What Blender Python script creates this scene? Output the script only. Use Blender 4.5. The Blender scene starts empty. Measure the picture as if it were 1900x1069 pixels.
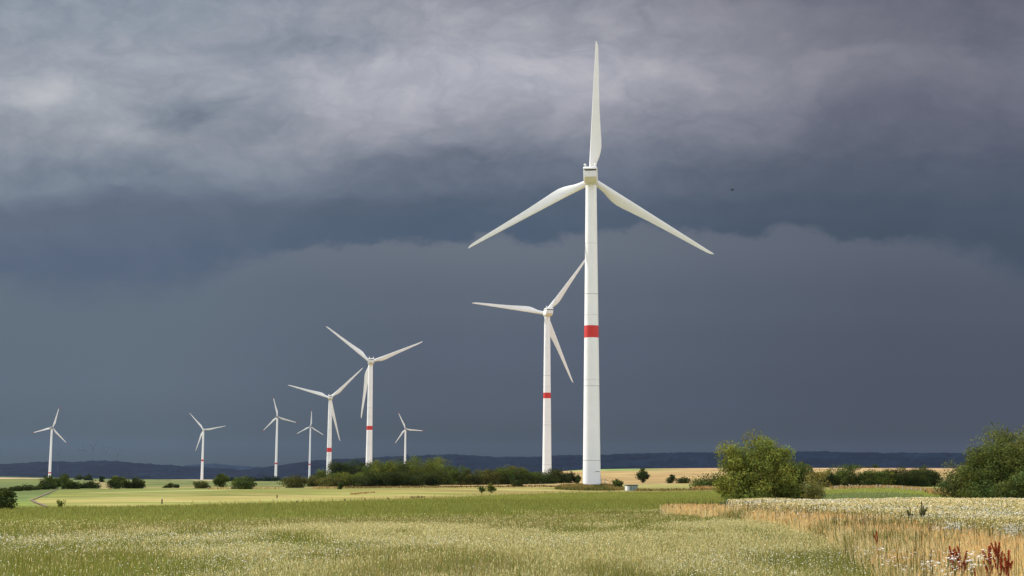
import bpy, math, random
import numpy as np
from mathutils import Matrix, Vector

random.seed(7)
RNG = np.random.default_rng(11)
S = bpy.context.scene
COL = S.collection
R = math.radians

# ------------------------------------------------------------------ camera
F = 1900 * 50 / 36.0            # focal length in photo pixels
EYE = 1.75
HOR = 872.0                     # row of the eye level in the middle of the photo
PITCH = math.atan((HOR - 534.5) / F)
ROLL = 0.005
cam = bpy.data.cameras.new('camera')
cam.lens = 50; cam.sensor_width = 36; cam.sensor_fit = 'HORIZONTAL'
cam.clip_start = 0.1; cam.clip_end = 40000
camo = bpy.data.objects.new('camera', cam); COL.objects.link(camo)
ROT = Matrix.Rotation(R(90) + PITCH, 3, 'X') @ Matrix.Rotation(ROLL, 3, 'Z')
camo.matrix_world = Matrix.Translation((0, 0, EYE)) @ ROT.to_4x4()
S.camera = camo
RM = np.array(ROT)

# ------------------------------------------------------------------ light
SUN_AZ, SUN_EL = R(-64), R(40)          # azimuth from +Y, negative = to the left
S.view_settings.view_transform = 'Standard'
S.view_settings.look = 'None'
S.view_settings.exposure = 0.0
S.view_settings.gamma = 1.0
S.cycles.use_adaptive_sampling = False; S.cycles.max_bounces = 8; S.cycles.use_denoising = True
S.cycles.denoising_input_passes = 'RGB_ALBEDO_NORMAL'; S.cycles.denoising_prefilter = 'NONE'    # keeps the fine grass
sun = bpy.data.lights.new('sun', 'SUN')
sun.energy = 4.6; sun.angle = R(0.5); sun.color = (1.0, 0.96, 0.88)
suno = bpy.data.objects.new('sun', sun); COL.objects.link(suno)
sd = Vector((math.sin(SUN_AZ) * math.cos(SUN_EL), math.cos(SUN_AZ) * math.cos(SUN_EL), math.sin(SUN_EL)))
suno.rotation_euler = sd.to_track_quat('Z', 'Y').to_euler()
suno.location = sd * 300

def lin(c):
    return tuple((v / 255 / 12.92) if v / 255 <= 0.04045 else ((v / 255 + 0.055) / 1.055) ** 2.4 for v in c)

# ------------------------------------------------------------------ sky (world)
W = bpy.data.worlds.new('World'); S.world = W; W.use_nodes = True
nt = W.node_tree; nt.nodes.clear()
def N(t, **k):
    n = nt.nodes.new(t)
    for a, b in k.items(): setattr(n, a, b)
    return n
def put(sock, v):
    if isinstance(v, (int, float)): sock.default_value = v
    elif isinstance(v, tuple): sock.default_value = v
    else: nt.links.new(v, sock)
def M(op, a, b=0.0, c=None, clamp=False):
    n = N('ShaderNodeMath', operation=op); n.use_clamp = clamp
    put(n.inputs[0], a); put(n.inputs[1], b)
    if c is not None: put(n.inputs[2], c)
    return n.outputs[0]
def SM(x, a, b):
    n = N('ShaderNodeMapRange', interpolation_type='SMOOTHSTEP'); n.clamp = True
    put(n.inputs[0], x); put(n.inputs[1], a); put(n.inputs[2], b)
    n.inputs[3].default_value = 0; n.inputs[4].default_value = 1
    return n.outputs[0]
def MIX(f, a, b, mode='MIX'):
    n = N('ShaderNodeMix', data_type='RGBA', blend_type=mode)
    put(n.inputs[0], f); put(n.inputs[6], a); put(n.inputs[7], b)
    return n.outputs[2]
def NOISE(vec, scale, detail=4, rough=0.55, out='Fac', lac=2.0):
    n = N('ShaderNodeTexNoise'); n.noise_dimensions = '3D'
    put(n.inputs['Vector'], vec); n.inputs['Scale'].default_value = scale
    n.inputs['Detail'].default_value = detail; n.inputs['Roughness'].default_value = rough
    return n.outputs[out]
def COMB(x, y, z=0.0):
    n = N('ShaderNodeCombineXYZ'); put(n.inputs[0], x); put(n.inputs[1], y); put(n.inputs[2], z)
    return n.outputs[0]
tc = N('ShaderNodeTexCoord')
sp = N('ShaderNodeSeparateXYZ'); nt.links.new(tc.outputs['Generated'], sp.inputs[0])
dx, dy, dz = sp.outputs
hyp = M('MAXIMUM', dy, 0.12)
U0 = M('DIVIDE', dx, hyp); V0 = M('DIVIDE', dz, hyp)
# warp so that no edge of the cloud layers is straight
wv = COMB(M('MULTIPLY', U0, 5.0), M('MULTIPLY', V0, 12.0), 0.3)
wn = N('ShaderNodeSeparateXYZ'); nt.links.new(NOISE(wv, 1.3, 5, 0.55, 'Color'), wn.inputs[0])
U = M('ADD', U0, M('MULTIPLY', M('SUBTRACT', wn.outputs[0], 0.5), 0.10))
V = M('ADD', V0, M('MULTIPLY', M('SUBTRACT', wn.outputs[1], 0.5), 0.052))
def vrow(r): return (HOR - r) / F
def ucol(p): return (p - 950) / F
def ramp(fac, stops):
    # stops: (row, colour); fac is an elevation 0..0.36
    n = N('ShaderNodeValToRGB'); n.color_ramp.interpolation = 'EASE'
    put(n.inputs[0], M('DIVIDE', fac, 0.36))
    el = n.color_ramp.elements
    st = sorted(((max(0.0, vrow(r) / 0.36), c) for r, c in stops), key=lambda s: s[0])
    while len(el) < len(st): el.new(0.5)
    for e, (p, c) in zip(el, st):
        e.position = p; e.color = (*lin(c), 1)
    return n.outputs[0]
def tri(u, a, b, c):
    f1 = SM(u, ucol(180), ucol(900)); f2 = SM(u, ucol(900), ucol(1720))
    return MIX(f2, MIX(f1, a, b), c)
cloud = tri(U,
    ramp(V, [(620, (89, 102, 119)), (480, (88, 101, 121)), (400, (97, 109, 126)), (330, (118, 129, 144)), (250, (143, 150, 161)), (170, (157, 163, 173)), (90, (148, 155, 167)), (0, (141, 150, 163)), (-60, (134, 144, 158))]),
    ramp(V, [(480, (80, 94, 113)), (430, (79, 93, 112)), (370, (83, 96, 114)), (310, (106, 115, 131)), (230, (146, 149, 161)), (130, (177, 178, 188)), (30, (161, 163, 173)), (-60, (144, 146, 158))]),
    ramp(V, [(520, (74, 85, 101)), (450, (70, 82, 97)), (380, (74, 85, 101)), (290, (84, 92, 108)), (200, (98, 102, 118)), (100, (117, 119, 132)), (0, (108, 110, 124)), (-60, (98, 100, 116))]))
rain = tri(U0,
    ramp(V0, [(880, (86, 93, 92)), (820, (91, 101, 107)), (700, (98, 110, 122)), (560, (99, 112, 125)), (480, (103, 115, 129))]),
    ramp(V0, [(880, (76, 80, 78)), (820, (80, 86, 90)), (740, (86, 94, 106)), (640, (90, 99, 113)), (560, (95, 104, 117)), (440, (106, 114, 126))]),
    ramp(V0, [(880, (71, 72, 70)), (820, (74, 77, 81)), (740, (77, 82, 94)), (640, (80, 86, 99)), (560, (84, 91, 105)), (430, (93, 100, 115))]))
# lower edge of the shelf cloud
fc = N('ShaderNodeFloatCurve')
edge = [(0, 520), (60, 540), (120, 552), (200, 545), (330, 530), (410, 508), (462, 478), (520, 466), (570, 460), (615, 447), (730, 452), (840, 446), (900, 438), (1000, 438), (1100, 428), (1240, 420), (1340, 428), (1395, 436), (1440, 420), (1500, 418), (1560, 440), (1650, 448), (1740, 442), (1800, 462), (1900, 505)]
cv = fc.mapping.curves[0]
pts = [((p + 300) / 2500, vrow(r) / 0.36) for p, r in edge]
while len(cv.points) < len(pts): cv.points.new(0.5, 0.5)
for q, (a, b) in zip(cv.points, pts): q.location = (a, b)
fc.mapping.update()
put(fc.inputs['Value'], M('DIVIDE', M('ADD', M('MULTIPLY', U0, F), 950 + 300), 2500))
vedge = M('MULTIPLY', fc.outputs[0], 0.36)
en = NOISE(COMB(M('MULTIPLY', U0, 1.0), M('MULTIPLY', V0, 1.6), 4.0), 26, 5, 0.6)
vd = M('ADD', M('SUBTRACT', V0, vedge), M('MULTIPLY', M('SUBTRACT', en, 0.5), 0.036))
soft = M('ADD', 0.0042, M('MULTIPLY', SM(U0, ucol(520), ucol(330)), 0.014))
soft = M('ADD', soft, M('MULTIPLY', SM(U0, ucol(1600), ucol(1900)), 0.010))
emask = N('ShaderNodeMapRange', interpolation_type='SMOOTHSTEP'); emask.clamp = True
put(emask.inputs[0], vd); put(emask.inputs[1], M('MULTIPLY', soft, -1.0)); put(emask.inputs[2], soft)
# lumps of lighter and darker cloud
def blob(px, row, sx, sy):
    a = M('DIVIDE', M('SUBTRACT', U, ucol(px)), sx / F); b = M('DIVIDE', M('SUBTRACT', V, vrow(row)), sy / F)
    return M('EXPONENT', M('MULTIPLY', M('ADD', M('MULTIPLY', a, a), M('MULTIPLY', b, b)), -1.0))
tot = None
for px, row, sx, sy, k in [(370, 195, 140, 36, -.30), (300, 225, 60, 16, -.10), (215, 245, 80, 22, .18), (540, 60, 160, 40, -.22), (640, 75, 80, 26, -.10), (760, 80, 80, 14, -.07), (860, 262, 90, 28, -.26),
                           (40, 165, 100, 44, .20), (640, 200, 110, 50, .18), (480, 300, 120, 24, .16), (1235, 110, 70, 34, .12), (90, 345, 120, 14, .08),
                           (1100, 250, 130, 50, .04), (1640, 72, 110, 14, .16), (1880, 40, 90, 70, -.12), (1430, 240, 90, 14, .06), (150, 330, 140, 14, -.07), (1780, 330, 150, 24, .06),
                           (1560, 470, 70, 26, .05), (1760, 480, 120, 34, -.05), (200, 130, 120, 30, -.03)]:
    t = M('MULTIPLY', blob(px, row, sx, sy), k)
    tot = t if tot is None else M('ADD', tot, t)
n1 = NOISE(COMB(M('MULTIPLY', U0, 1.0), M('MULTIPLY', M('ADD', V0, M('MULTIPLY', U0, -0.24)), 1.35), 1.0), 9.5, 8, 0.57)
n2 = NOISE(COMB(M('MULTIPLY', U, 1.0), M('MULTIPLY', V, 2.0), 7.0), 26, 5, 0.6)
bn = NOISE(COMB(M('MULTIPLY', U, 1.0), M('MULTIPLY', V, 1.7), 3.7), 17, 4, 0.55)
bil = M('ABSOLUTE', M('SUBTRACT', bn, 0.5))            # puffs with dark creases between them
bn2 = NOISE(COMB(M('MULTIPLY', U, 1.0), M('MULTIPLY', V, 1.5), 9.1), 44, 4, 0.6)
bil = M('ADD', M('MULTIPLY', bil, 1.0), M('MULTIPLY', M('ABSOLUTE', M('SUBTRACT', bn2, 0.5)), 0.26))
det = M('ADD', M('ADD', M('MULTIPLY', M('SUBTRACT', n1, 0.5), 0.50), M('MULTIPLY', M('SUBTRACT', n2, 0.5), 0.16)), M('SUBTRACT', bil, 0.145))
amp = M('ADD', 0.30, M('MULTIPLY', SM(V0, vrow(430), vrow(270)), 0.70)); amp = M('MULTIPLY', amp, M('SUBTRACT', 1.0, M('MULTIPLY', SM(U0, ucol(1150), ucol(1600)), 0.35)))
cl_gain = M('ADD', 1.07, M('ADD', M('MULTIPLY', det, amp), tot))
cloud = MIX(1.0, cloud, COMB(M('POWER', cl_gain, 1.22), M('POWER', cl_gain, 1.03), M('POWER', cl_gain, 0.84)), 'MULTIPLY')
n3 = NOISE(COMB(M('MULTIPLY', U0, 3.0), M('MULTIPLY', V0, 1.2), 2.0), 4, 3, 0.5)
rg = M('ADD', 1.0, M('MULTIPLY', M('SUBTRACT', n3, 0.5), 0.10))
rain = MIX(1.0, rain, COMB(rg, rg, rg), 'MULTIPLY')
storm = MIX(emask.outputs[0], rain, cloud)
# clear sky towards the back and overhead, unseen bright clouds added as fill
sky = N('ShaderNodeTexSky', sky_type='NISHITA')
sky.sun_disc = False; sky.sun_elevation = SUN_EL; sky.sun_rotation = SUN_AZ
sky.altitude = 300; sky.air_density = 1.0; sky.dust_density = 1.5
clear = MIX(1.0, sky.outputs[0], (0.12, 0.12, 0.12, 1), 'MULTIPLY')
cn = NOISE(tc.outputs['Generated'], 3.2, 6, 0.6)
puffs = SM(cn, 0.40, 0.56)
clear = MIX(M('MULTIPLY', puffs, 0.85), clear, (1.75, 1.78, 1.85, 1))
front = SM(M('SUBTRACT', dy, M('MULTIPLY', M('MAXIMUM', M('SUBTRACT', dz, 0.45), 0.0), 1.2)), 0.25, 0.80)
full = MIX(front, clear, storm)
bg = N('ShaderNodeBackground'); nt.links.new(full, bg.inputs[0]); bg.inputs[1].default_value = 1.0
ow = N('ShaderNodeOutputWorld'); nt.links.new(bg.outputs[0], ow.inputs[0])

# ------------------------------------------------------------------ helpers
def sstep(x, a, b):
    t = np.clip((np.asarray(x, float) - a) / (b - a), 0, 1)
    return t * t * (3 - 2 * t)
def ray(px, py):
    v = RM @ np.array([(px - 950) / F, -(py - 534.5) / F, -1.0])
    return v / math.hypot(v[0], v[1])
def at_range(px, py, d):
    return np.array([0, 0, EYE]) + ray(px, py) * d
def project(x, y, z):
    p = np.stack([x, y, np.asarray(z) - EYE], -1) @ RM
    w = np.minimum(p[..., 2], -1e-3)
    return 950 + F * p[..., 0] / -w, 534.5 - F * p[..., 1] / -w
def vnoise(x, y, seed):
    xi = np.floor(x).astype(np.int64); yi = np.floor(y).astype(np.int64)
    fx = x - xi; fy = y - yi
    fx = fx * fx * (3 - 2 * fx); fy = fy * fy * (3 - 2 * fy)
    def h(a, b):
        n = (a * 374761393 + b * 668265263 + seed * 974634777) & 0x7fffffff
        n = ((n ^ (n >> 13)) * 1274126177) & 0x7fffffff
        return ((n ^ (n >> 16)) & 0xffff) / 65535.0
    return (h(xi, yi) * (1 - fx) + h(xi + 1, yi) * fx) * (1 - fy) + (h(xi, yi + 1) * (1 - fx) + h(xi + 1, yi + 1) * fx) * fy
def fbm(x, y, seed, o=4):
    s = 0; a = 0.5; t = 0
    for k in range(o):
        s = s + a * vnoise(x * 2 ** k + 17.3 * k, y * 2 ** k - 9.1 * k, seed + k); t += a; a *= 0.5
    return s / t
def pin(px, py, poly):
    px = np.asarray(px); py = np.asarray(py); r = np.zeros(px.shape, bool)
    for (x0, y0), (x1, y1) in zip(poly, poly[1:] + poly[:1]):
        if y0 == y1: continue
        c = ((y0 > py) != (y1 > py)) & (px < (x1 - x0) * (py - y0) / (y1 - y0) + x0)
        r ^= c
    return r
def line(px, pts):
    return np.interp(px, [p[0] for p in pts], [p[1] for p in pts])

# ------------------------------------------------------------------ terrain
TD = [25, 50, 80, 130, 200, 300, 430, 560, 700, 900, 1300, 2000, 3200, 5000]
TP = [0, 300, 600, 850, 1100, 1350, 1600, 1900]
TR = [[1071, 992, 962, 940, 928, 919, 911, 906, 902, 898, 893, 889.5, 886.5, 884],
      [1071, 990, 960, 938, 925, 917, 911, 907, 904, 900, 896, 893, 890, 889],
      [1071, 988, 957, 936, 925, 915, 908, 904, 900, 898, 896, 893, 891, 890],
      [1071, 986, 955, 934, 923, 915, 908, 902, 897, 895, 893.5, 892, 890, 889],
      [1071, 985, 953, 934, 923.5, 917, 911.5, 901.5, 892, 884, 871, 874, 878, 880],
      [1071, 985, 954, 936, 924, 915, 908, 899, 889, 880, 868.5, 872, 876, 880],
      [1071, 986, 955, 937, 925, 914, 904, 896, 888, 879, 868.5, 872, 876, 880],
      [1071, 988, 956, 937, 925, 914, 904, 896, 888, 880, 869, 873, 877, 880]]
LD = np.linspace(math.log(6), math.log(11500), 700)
def pchip(x, y, q):
    x = np.array(x); y = np.array(y); h = np.diff(x); dl = np.diff(y) / h
    m = np.zeros(len(x)); m[0] = dl[0]; m[-1] = dl[-1]
    for i in range(1, len(x) - 1):
        if dl[i - 1] * dl[i] > 0:
            w1 = 2 * h[i] + h[i - 1]; w2 = h[i] + 2 * h[i - 1]
            m[i] = (w1 + w2) / (w1 / dl[i - 1] + w2 / dl[i])
    k = np.clip(np.searchsorted(x, q) - 1, 0, len(h) - 1); t = (q - x[k]) / h[k]
    return ((1 + 2 * t) * (1 - t) ** 2 * y[k] + t * (1 - t) ** 2 * h[k] * m[k] + t * t * (3 - 2 * t) * y[k + 1] + t * t * (t - 1) * h[k] * m[k + 1])
_az, _zz = [], []
for px, rows in zip(TP, TR):
    zs = [at_range(px, r, d)[2] for r, d in zip(rows, TD)]
    zs = [zs[0] + .05, zs[0] + .02] + zs + [EYE - 22.0]
    ds = [5.9, 14] + TD + [11600]
    _zz.append(pchip(np.log(ds), zs, LD)); v = ray(px, 905); _az.append(math.atan2(v[0], v[1]))
_zz = np.array(_zz); _az = np.array(_az)
GA = np.linspace(_az[0], _az[-1], 161)
GZ = np.stack([pchip(_az, _zz[:, j], GA) for j in range(len(LD))], 1)
def terrain(x, y):
    x = np.asarray(x, float); y = np.asarray(y, float)
    r = np.hypot(x, y); a = np.arctan2(x, y)
    def look(a):
        fa = np.clip((a - GA[0]) / (GA[1] - GA[0]), 0, 159.999); fd = np.clip((np.log(np.maximum(r, 6.01)) - LD[0]) / (LD[1] - LD[0]), 0, 698.999)
        i = fa.astype(int); j = fd.astype(int); u = fa - i; v = fd - j
        return (GZ[i, j] * (1 - u) + GZ[i + 1, j] * u) * (1 - v) + (GZ[i, j + 1] * (1 - u) + GZ[i + 1, j + 1] * u) * v
    z = look(a)
    zb = 0.5 * (look(np.full_like(a, GA[0])) + look(np.full_like(a, GA[-1])))
    w = sstep(np.abs(a), 0.5, 2.6)
    mo = at_range(1094, 905, 480)
    e = ((x - mo[0]) / 14) ** 2 + ((y - mo[1]) / 14) ** 2
    return z * (1 - w) + zb * w + 1.0 * np.exp(-e ** 2)
def soil(x, y):       # bare ground below the tops of the crop
    r = np.hypot(x, y)
    return terrain(x, y) - 0.20 * (1 - sstep(r, 150, 380))
def find_d(px, row):  # range at which the ground shows on this row of this column
    d = np.exp(np.linspace(math.log(8), math.log(5000), 3000)); v = ray(px, row)
    az = math.atan2(v[0], v[1]); x = np.sin(az) * d; y = np.cos(az) * d
    _, q = project(x, y, terrain(x, y))
    k = np.argmax(q <= row)
    return float(d[k]) if q[k] <= row else 1300.0

# ------------------------------------------------------------------ mesh building
def np_mesh(name, verts, faces, mats, tint=None, smooth=False, matidx=None):
    verts = np.asarray(verts, np.float32); faces = np.asarray(faces, np.int32)
    k = faces.shape[1]; me = bpy.data.meshes.new(name)
    me.vertices.add(len(verts)); me.vertices.foreach_set('co', verts.ravel())
    me.loops.add(faces.size); me.loops.foreach_set('vertex_index', faces.ravel())
    me.polygons.add(len(faces)); me.polygons.foreach_set('loop_start', np.arange(0, faces.size, k, dtype=np.int32))
    me.polygons.foreach_set('loop_total', np.full(len(faces), k, np.int32))
    if matidx is not None: me.polygons.foreach_set('material_index', np.asarray(matidx, np.int32))
    me.polygons.foreach_set('use_smooth', np.full(len(faces), smooth))
    if tint is not None:
        at = me.attributes.new('tint', 'FLOAT_COLOR', 'POINT')
        c = np.ones((len(verts), 4), np.float32); c[:, :3] = tint
        at.data.foreach_set('color', c.ravel())
    me.update(calc_edges=True)
    for m in (mats if isinstance(mats, (list, tuple)) else [mats]): me.materials.append(m)
    return me
class MB:             # gathers rings, boxes and tubes into one mesh
    def __init__(self): self.v = []; self.f = []; self.m = []
    def add(self, vs, fs, mi=0):
        o = len(self.v); self.v += [tuple(map(float, p)) for p in vs]
        self.f += [tuple(i + o for i in f) for f in fs]; self.m += [mi] * len(fs)
    def rings(self, rings, mi=0, caps=True):
        n = len(rings[0]); vs = [p for r in rings for p in r]; fs = []
        for i in range(len(rings) - 1):
            for j in range(n):
                a = i * n + j; b = i * n + (j + 1) % n
                fs.append((a, b, b + n, a + n))
        if caps:
            fs.append(tuple(range(n - 1, -1, -1))); fs.append(tuple((len(rings) - 1) * n + j for j in range(n)))
        self.add(vs, fs, mi)
    def lathe(self, prof, n=32, mi=0, c=(0, 0)):
        self.rings([[(c[0] + r * math.cos(2 * math.pi * j / n), c[1] + r * math.sin(2 * math.pi * j / n), z) for j in range(n)] for r, z in prof], mi)
    def tube(self, pts, rad, n=8, mi=0):
        rr = []
        for i, p in enumerate(pts):
            p = Vector(p); a = Vector(pts[max(0, i - 1)]); b = Vector(pts[min(len(pts) - 1, i + 1)])
            t = (b - a).normalized(); s = t.cross(Vector((0.31, 0.9, 0.2))).normalized(); u = t.cross(s)
            r = rad[i] if isinstance(rad, (list, tuple)) else rad
            rr.append([p + (s * math.cos(2 * math.pi * j / n) + u * math.sin(2 * math.pi * j / n)) * r for j in range(n)])
        self.rings(rr, mi)
    def box(self, lo, hi, mi=0, b=0.0):
        x0, y0, z0 = lo; x1, y1, z1 = hi
        if b <= 0:
            self.add([(x0, y0, z0), (x1, y0, z0), (x1, y1, z0), (x0, y1, z0), (x0, y0, z1), (x1, y0, z1), (x1, y1, z1), (x0, y1, z1)],
                     [(3, 2, 1, 0), (4, 5, 6, 7), (0, 1, 5, 4), (1, 2, 6, 5), (2, 3, 7, 6), (3, 0, 4, 7)], mi)
        else:
            def loop(i, z): return [(x0 + i + b, y0 + i, z), (x1 - i - b, y0 + i, z), (x1 - i, y0 + i + b, z), (x1 - i, y1 - i - b, z), (x1 - i - b, y1 - i, z), (x0 + i + b, y1 - i, z), (x0 + i, y1 - i - b, z), (x0 + i, y0 + i + b, z)]
            self.rings([loop(b, z0), loop(0, z0 + b), loop(0, z1 - b), loop(b, z1)], mi)
    def build(self, name, mats, parent=None, smooth=False, loc=(0, 0, 0)):
        me = bpy.data.meshes.new(name); me.from_pydata(self.v, [], self.f)
        for m in (mats if isinstance(mats, (list, tuple)) else [mats]): me.materials.append(m)
        me.polygons.foreach_set('material_index', self.m)
        if smooth:
            me.polygons.foreach_set('use_smooth', [True] * len(self.f))
            me.set_sharp_from_angle(angle=R(38))
        me.update(); return link(name, me, parent, loc)
def link(name, data, parent=None, loc=(0, 0, 0)):
    o = bpy.data.objects.new(name, data); COL.objects.link(o); o.location = loc
    if parent is not None: o.parent = parent
    return o
def tag(o, label=None, cat=None, group=None, kind=None):
    for k, v in (('label', label), ('category', cat), ('group', group), ('kind', kind)):
        if v: o[k] = v
    return o
def thing(name, label, cat, loc, group=None, rz=0.0):
    o = link(name, None, None, loc); o.rotation_euler = (0, 0, rz); o.empty_display_size = 0.2
    return tag(o, label, cat, group)

# ------------------------------------------------------------------ materials
def mat(name, col, rough=0.6, spec=0.3, noise=0.0, scale=1.0, bump=0.0):
    m = bpy.data.materials.new(name); m.use_nodes = True; t = m.node_tree; b = t.nodes['Principled BSDF']
    b.inputs['Roughness'].default_value = rough; b.inputs['Specular IOR Level'].default_value = spec
    b.inputs['Base Color'].default_value = (*col, 1)
    if noise:
        tcn = t.nodes.new('ShaderNodeTexCoord'); nn = t.nodes.new('ShaderNodeTexNoise'); nn.inputs['Scale'].default_value = scale; nn.inputs['Detail'].default_value = 6
        t.links.new(tcn.outputs['Object'], nn.inputs['Vector'])
        mr = t.nodes.new('ShaderNodeMapRange'); mr.inputs[3].default_value = 1 - noise; mr.inputs[4].default_value = 1 + noise
        mr.inputs[1].default_value = 0.3; mr.inputs[2].default_value = 0.7
        t.links.new(nn.outputs['Fac'], mr.inputs[0])
        mx = t.nodes.new('ShaderNodeMix'); mx.data_type = 'RGBA'; mx.blend_type = 'MULTIPLY'; mx.inputs[0].default_value = 1
        mx.inputs[6].default_value = (*col, 1); t.links.new(mr.outputs[0], mx.inputs[7]); t.links.new(mx.outputs[2], b.inputs['Base Color'])
        if bump:
            bp = t.nodes.new('ShaderNodeBump'); bp.inputs['Strength'].default_value = bump; t.links.new(nn.outputs['Fac'], bp.inputs['Height']); t.links.new(bp.outputs[0], b.inputs['Normal'])
    return m
def leafmat(name, trans=0.35, gloss=0.0):
    m = bpy.data.materials.new(name); m.use_nodes = True; t = m.node_tree; t.nodes.clear()
    a = t.nodes.new('ShaderNodeAttribute'); a.attribute_name = 'tint'
    d = t.nodes.new('ShaderNodeBsdfDiffuse'); tr = t.nodes.new('ShaderNodeBsdfTranslucent'); mx = t.nodes.new('ShaderNodeMixShader'); o = t.nodes.new('ShaderNodeOutputMaterial')
    t.links.new(a.outputs['Color'], d.inputs[0]); t.links.new(a.outputs['Color'], tr.inputs[0])
    mx.inputs[0].default_value = trans; t.links.new(d.outputs[0], mx.inputs[1]); t.links.new(tr.outputs[0], mx.inputs[2])
    last = mx.outputs[0]
    if gloss:
        g = t.nodes.new('ShaderNodeBsdfGlossy'); g.inputs['Roughness'].default_value = 0.45; m2 = t.nodes.new('ShaderNodeMixShader'); m2.inputs[0].default_value = gloss
        t.links.new(last, m2.inputs[1]); t.links.new(g.outputs[0], m2.inputs[2]); last = m2.outputs[0]
    t.links.new(last, o.inputs[0])
    return m
def soilmat(name, s1, s2, amt, bump=0.3):
    m = bpy.data.materials.new(name); m.use_nodes = True; t = m.node_tree; b = t.nodes['Principled BSDF']
    b.inputs['Roughness'].default_value = 0.95; b.inputs['Specular IOR Level'].default_value = 0.05
    a = t.nodes.new('ShaderNodeAttribute'); a.attribute_name = 'tint'; g = t.nodes.new('ShaderNodeNewGeometry')
    fac = []
    for s, dist in ((s1, 0.0), (s2, 1.0)):
        n = t.nodes.new('ShaderNodeTexNoise'); n.inputs['Scale'].default_value = s; n.inputs['Detail'].default_value = 7; n.inputs['Roughness'].default_value = 0.65; n.inputs['Distortion'].default_value = dist
        t.links.new(g.outputs['Position'], n.inputs['Vector']); fac.append(n.outputs['Fac'])
    ad = t.nodes.new('ShaderNodeMath'); ad.operation = 'ADD'; t.links.new(fac[0], ad.inputs[0]); t.links.new(fac[1], ad.inputs[1])
    mr = t.nodes.new('ShaderNodeMapRange'); mr.inputs[1].default_value = 0.7; mr.inputs[2].default_value = 1.3; mr.inputs[3].default_value = 1 - amt; mr.inputs[4].default_value = 1 + amt
    t.links.new(ad.outputs[0], mr.inputs[0])
    mx = t.nodes.new('ShaderNodeMix'); mx.data_type = 'RGBA'; mx.blend_type = 'MULTIPLY'; mx.inputs[0].default_value = 1
    t.links.new(a.outputs['Color'], mx.inputs[6]); t.links.new(mr.outputs[0], mx.inputs[7]); t.links.new(mx.outputs[2], b.inputs['Base Color'])
    bp = t.nodes.new('ShaderNodeBump'); bp.inputs['Strength'].default_value = bump; bp.inputs['Distance'].default_value = 0.4
    t.links.new(fac[1], bp.inputs['Height']); t.links.new(bp.outputs[0], b.inputs['Normal'])
    return m
WHITE = mat('turbine_paint', (0.81, 0.81, 0.81), 0.42, 0.4, 0.03, 0.25)
BLADE = mat('blade_gelcoat', (0.79, 0.79, 0.78), 0.38, 0.45, 0.03, 0.3)
NAC = mat('nacelle_shell', (0.74, 0.74, 0.73), 0.45, 0.4, 0.06, 0.5)
SEAM = mat('flange_grey', (0.34, 0.35, 0.36), 0.6)
RED = mat('warning_red', (0.56, 0.035, 0.03), 0.5, 0.3, 0.06, 0.6)
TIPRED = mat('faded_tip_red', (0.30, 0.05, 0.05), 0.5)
DARK = mat('dark_opening', (0.015, 0.015, 0.016), 0.8, 0.1)
STEEL = mat('galvanised_steel', (0.25, 0.26, 0.27), 0.5, 0.5)
FARSHADE = mat('cloud_shaded_white', (0.12, 0.14, 0.16), 0.6)  # white turbine paint darkened, cloud shadow put into the colour
LEAF = leafmat('leaves', 0.22)
GRASSM = leafmat('grass_blades', 0.48)
PETAL = leafmat('petals', 0.30)
BARK = mat('bark', (0.09, 0.07, 0.05), 0.9, 0.1, 0.35, 6, 0.5)
GROUNDM = soilmat('field_soil', 0.05, 0.45, 0.26)
FARM = soilmat('far_field_soil', 0.012, 0.10, 0.20)
FOREST = soilmat('forest_canopy', 0.006, 0.03, 0.65, 1.0)
PATHM = soilmat('gravel_path', 0.3, 2.5, 0.15)
POSTM = mat('weathered_post', (0.42, 0.38, 0.33), 0.9, 0.1, 0.25, 4)
POSTD = mat('dark_post', (0.10, 0.085, 0.07), 0.9, 0.1, 0.25, 4)
CAB_W = mat('cabinet_white', (0.60, 0.60, 0.56), 0.6)
CAB_G = mat('cabinet_green_grey', (0.17, 0.22, 0.19), 0.6, 0.3, 0.1, 2)
CAB_R = mat('cabinet_roof', (0.06, 0.08, 0.07), 0.7)
FEATHER = mat('dark_feathers', (0.02, 0.02, 0.024), 0.7)
FEATHL = mat('pale_feathers', (0.45, 0.45, 0.47), 0.7)

# ------------------------------------------------------------------ field plan (photo rows of the boundaries)
B1 = [(-300, 977), (0, 972), (250, 968), (480, 964), (700, 958), (950, 955), (1100, 953), (1240, 949), (1340, 942), (1500, 942), (2300, 942)]
B2 = [(-300, 940), (0, 938), (250, 936), (480, 931), (700, 926), (900, 919), (1040, 914.5), (1180, 912.5), (1340, 911), (1545, 908), (1600, 905.5), (1650, 905), (1700, 909), (1745, 914), (1900, 920), (2300, 925)]
B3 = [(-300, 912), (0, 909), (180, 907), (470, 906.5), (600, 906), (640, 905.5), (850, 904.5), (1000, 903), (1060, 902), (1200, 899), (1340, 898), (1600, 897), (1900, 899), (2300, 900)]
B4 = [(-300, 888.5), (0, 888.3), (200, 887.8), (340, 890.5), (420, 892.3), (560, 893), (840, 894), (841, 890), (1900, 890)]
CROP = [(1352, 943), (1440, 947), (1520, 956), (1620, 970), (1690, 981), (1760, 992), (1900, 1004), (2400, 1025), (2400, 936), (1500, 937), (1352, 938)]
ORANGE = [(1225, 948), (1300, 944), (1352, 943), (1440, 947), (1520, 956), (1620, 970), (1690, 981), (1760, 992), (1900, 1004), (2400, 1025), (2400, 1140), (1690, 1140), (1640, 1075), (1600, 1040), (1560, 1010), (1500, 985), (1420, 966), (1330, 956), (1240, 951)]
def poly_world(poly): return poly
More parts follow.
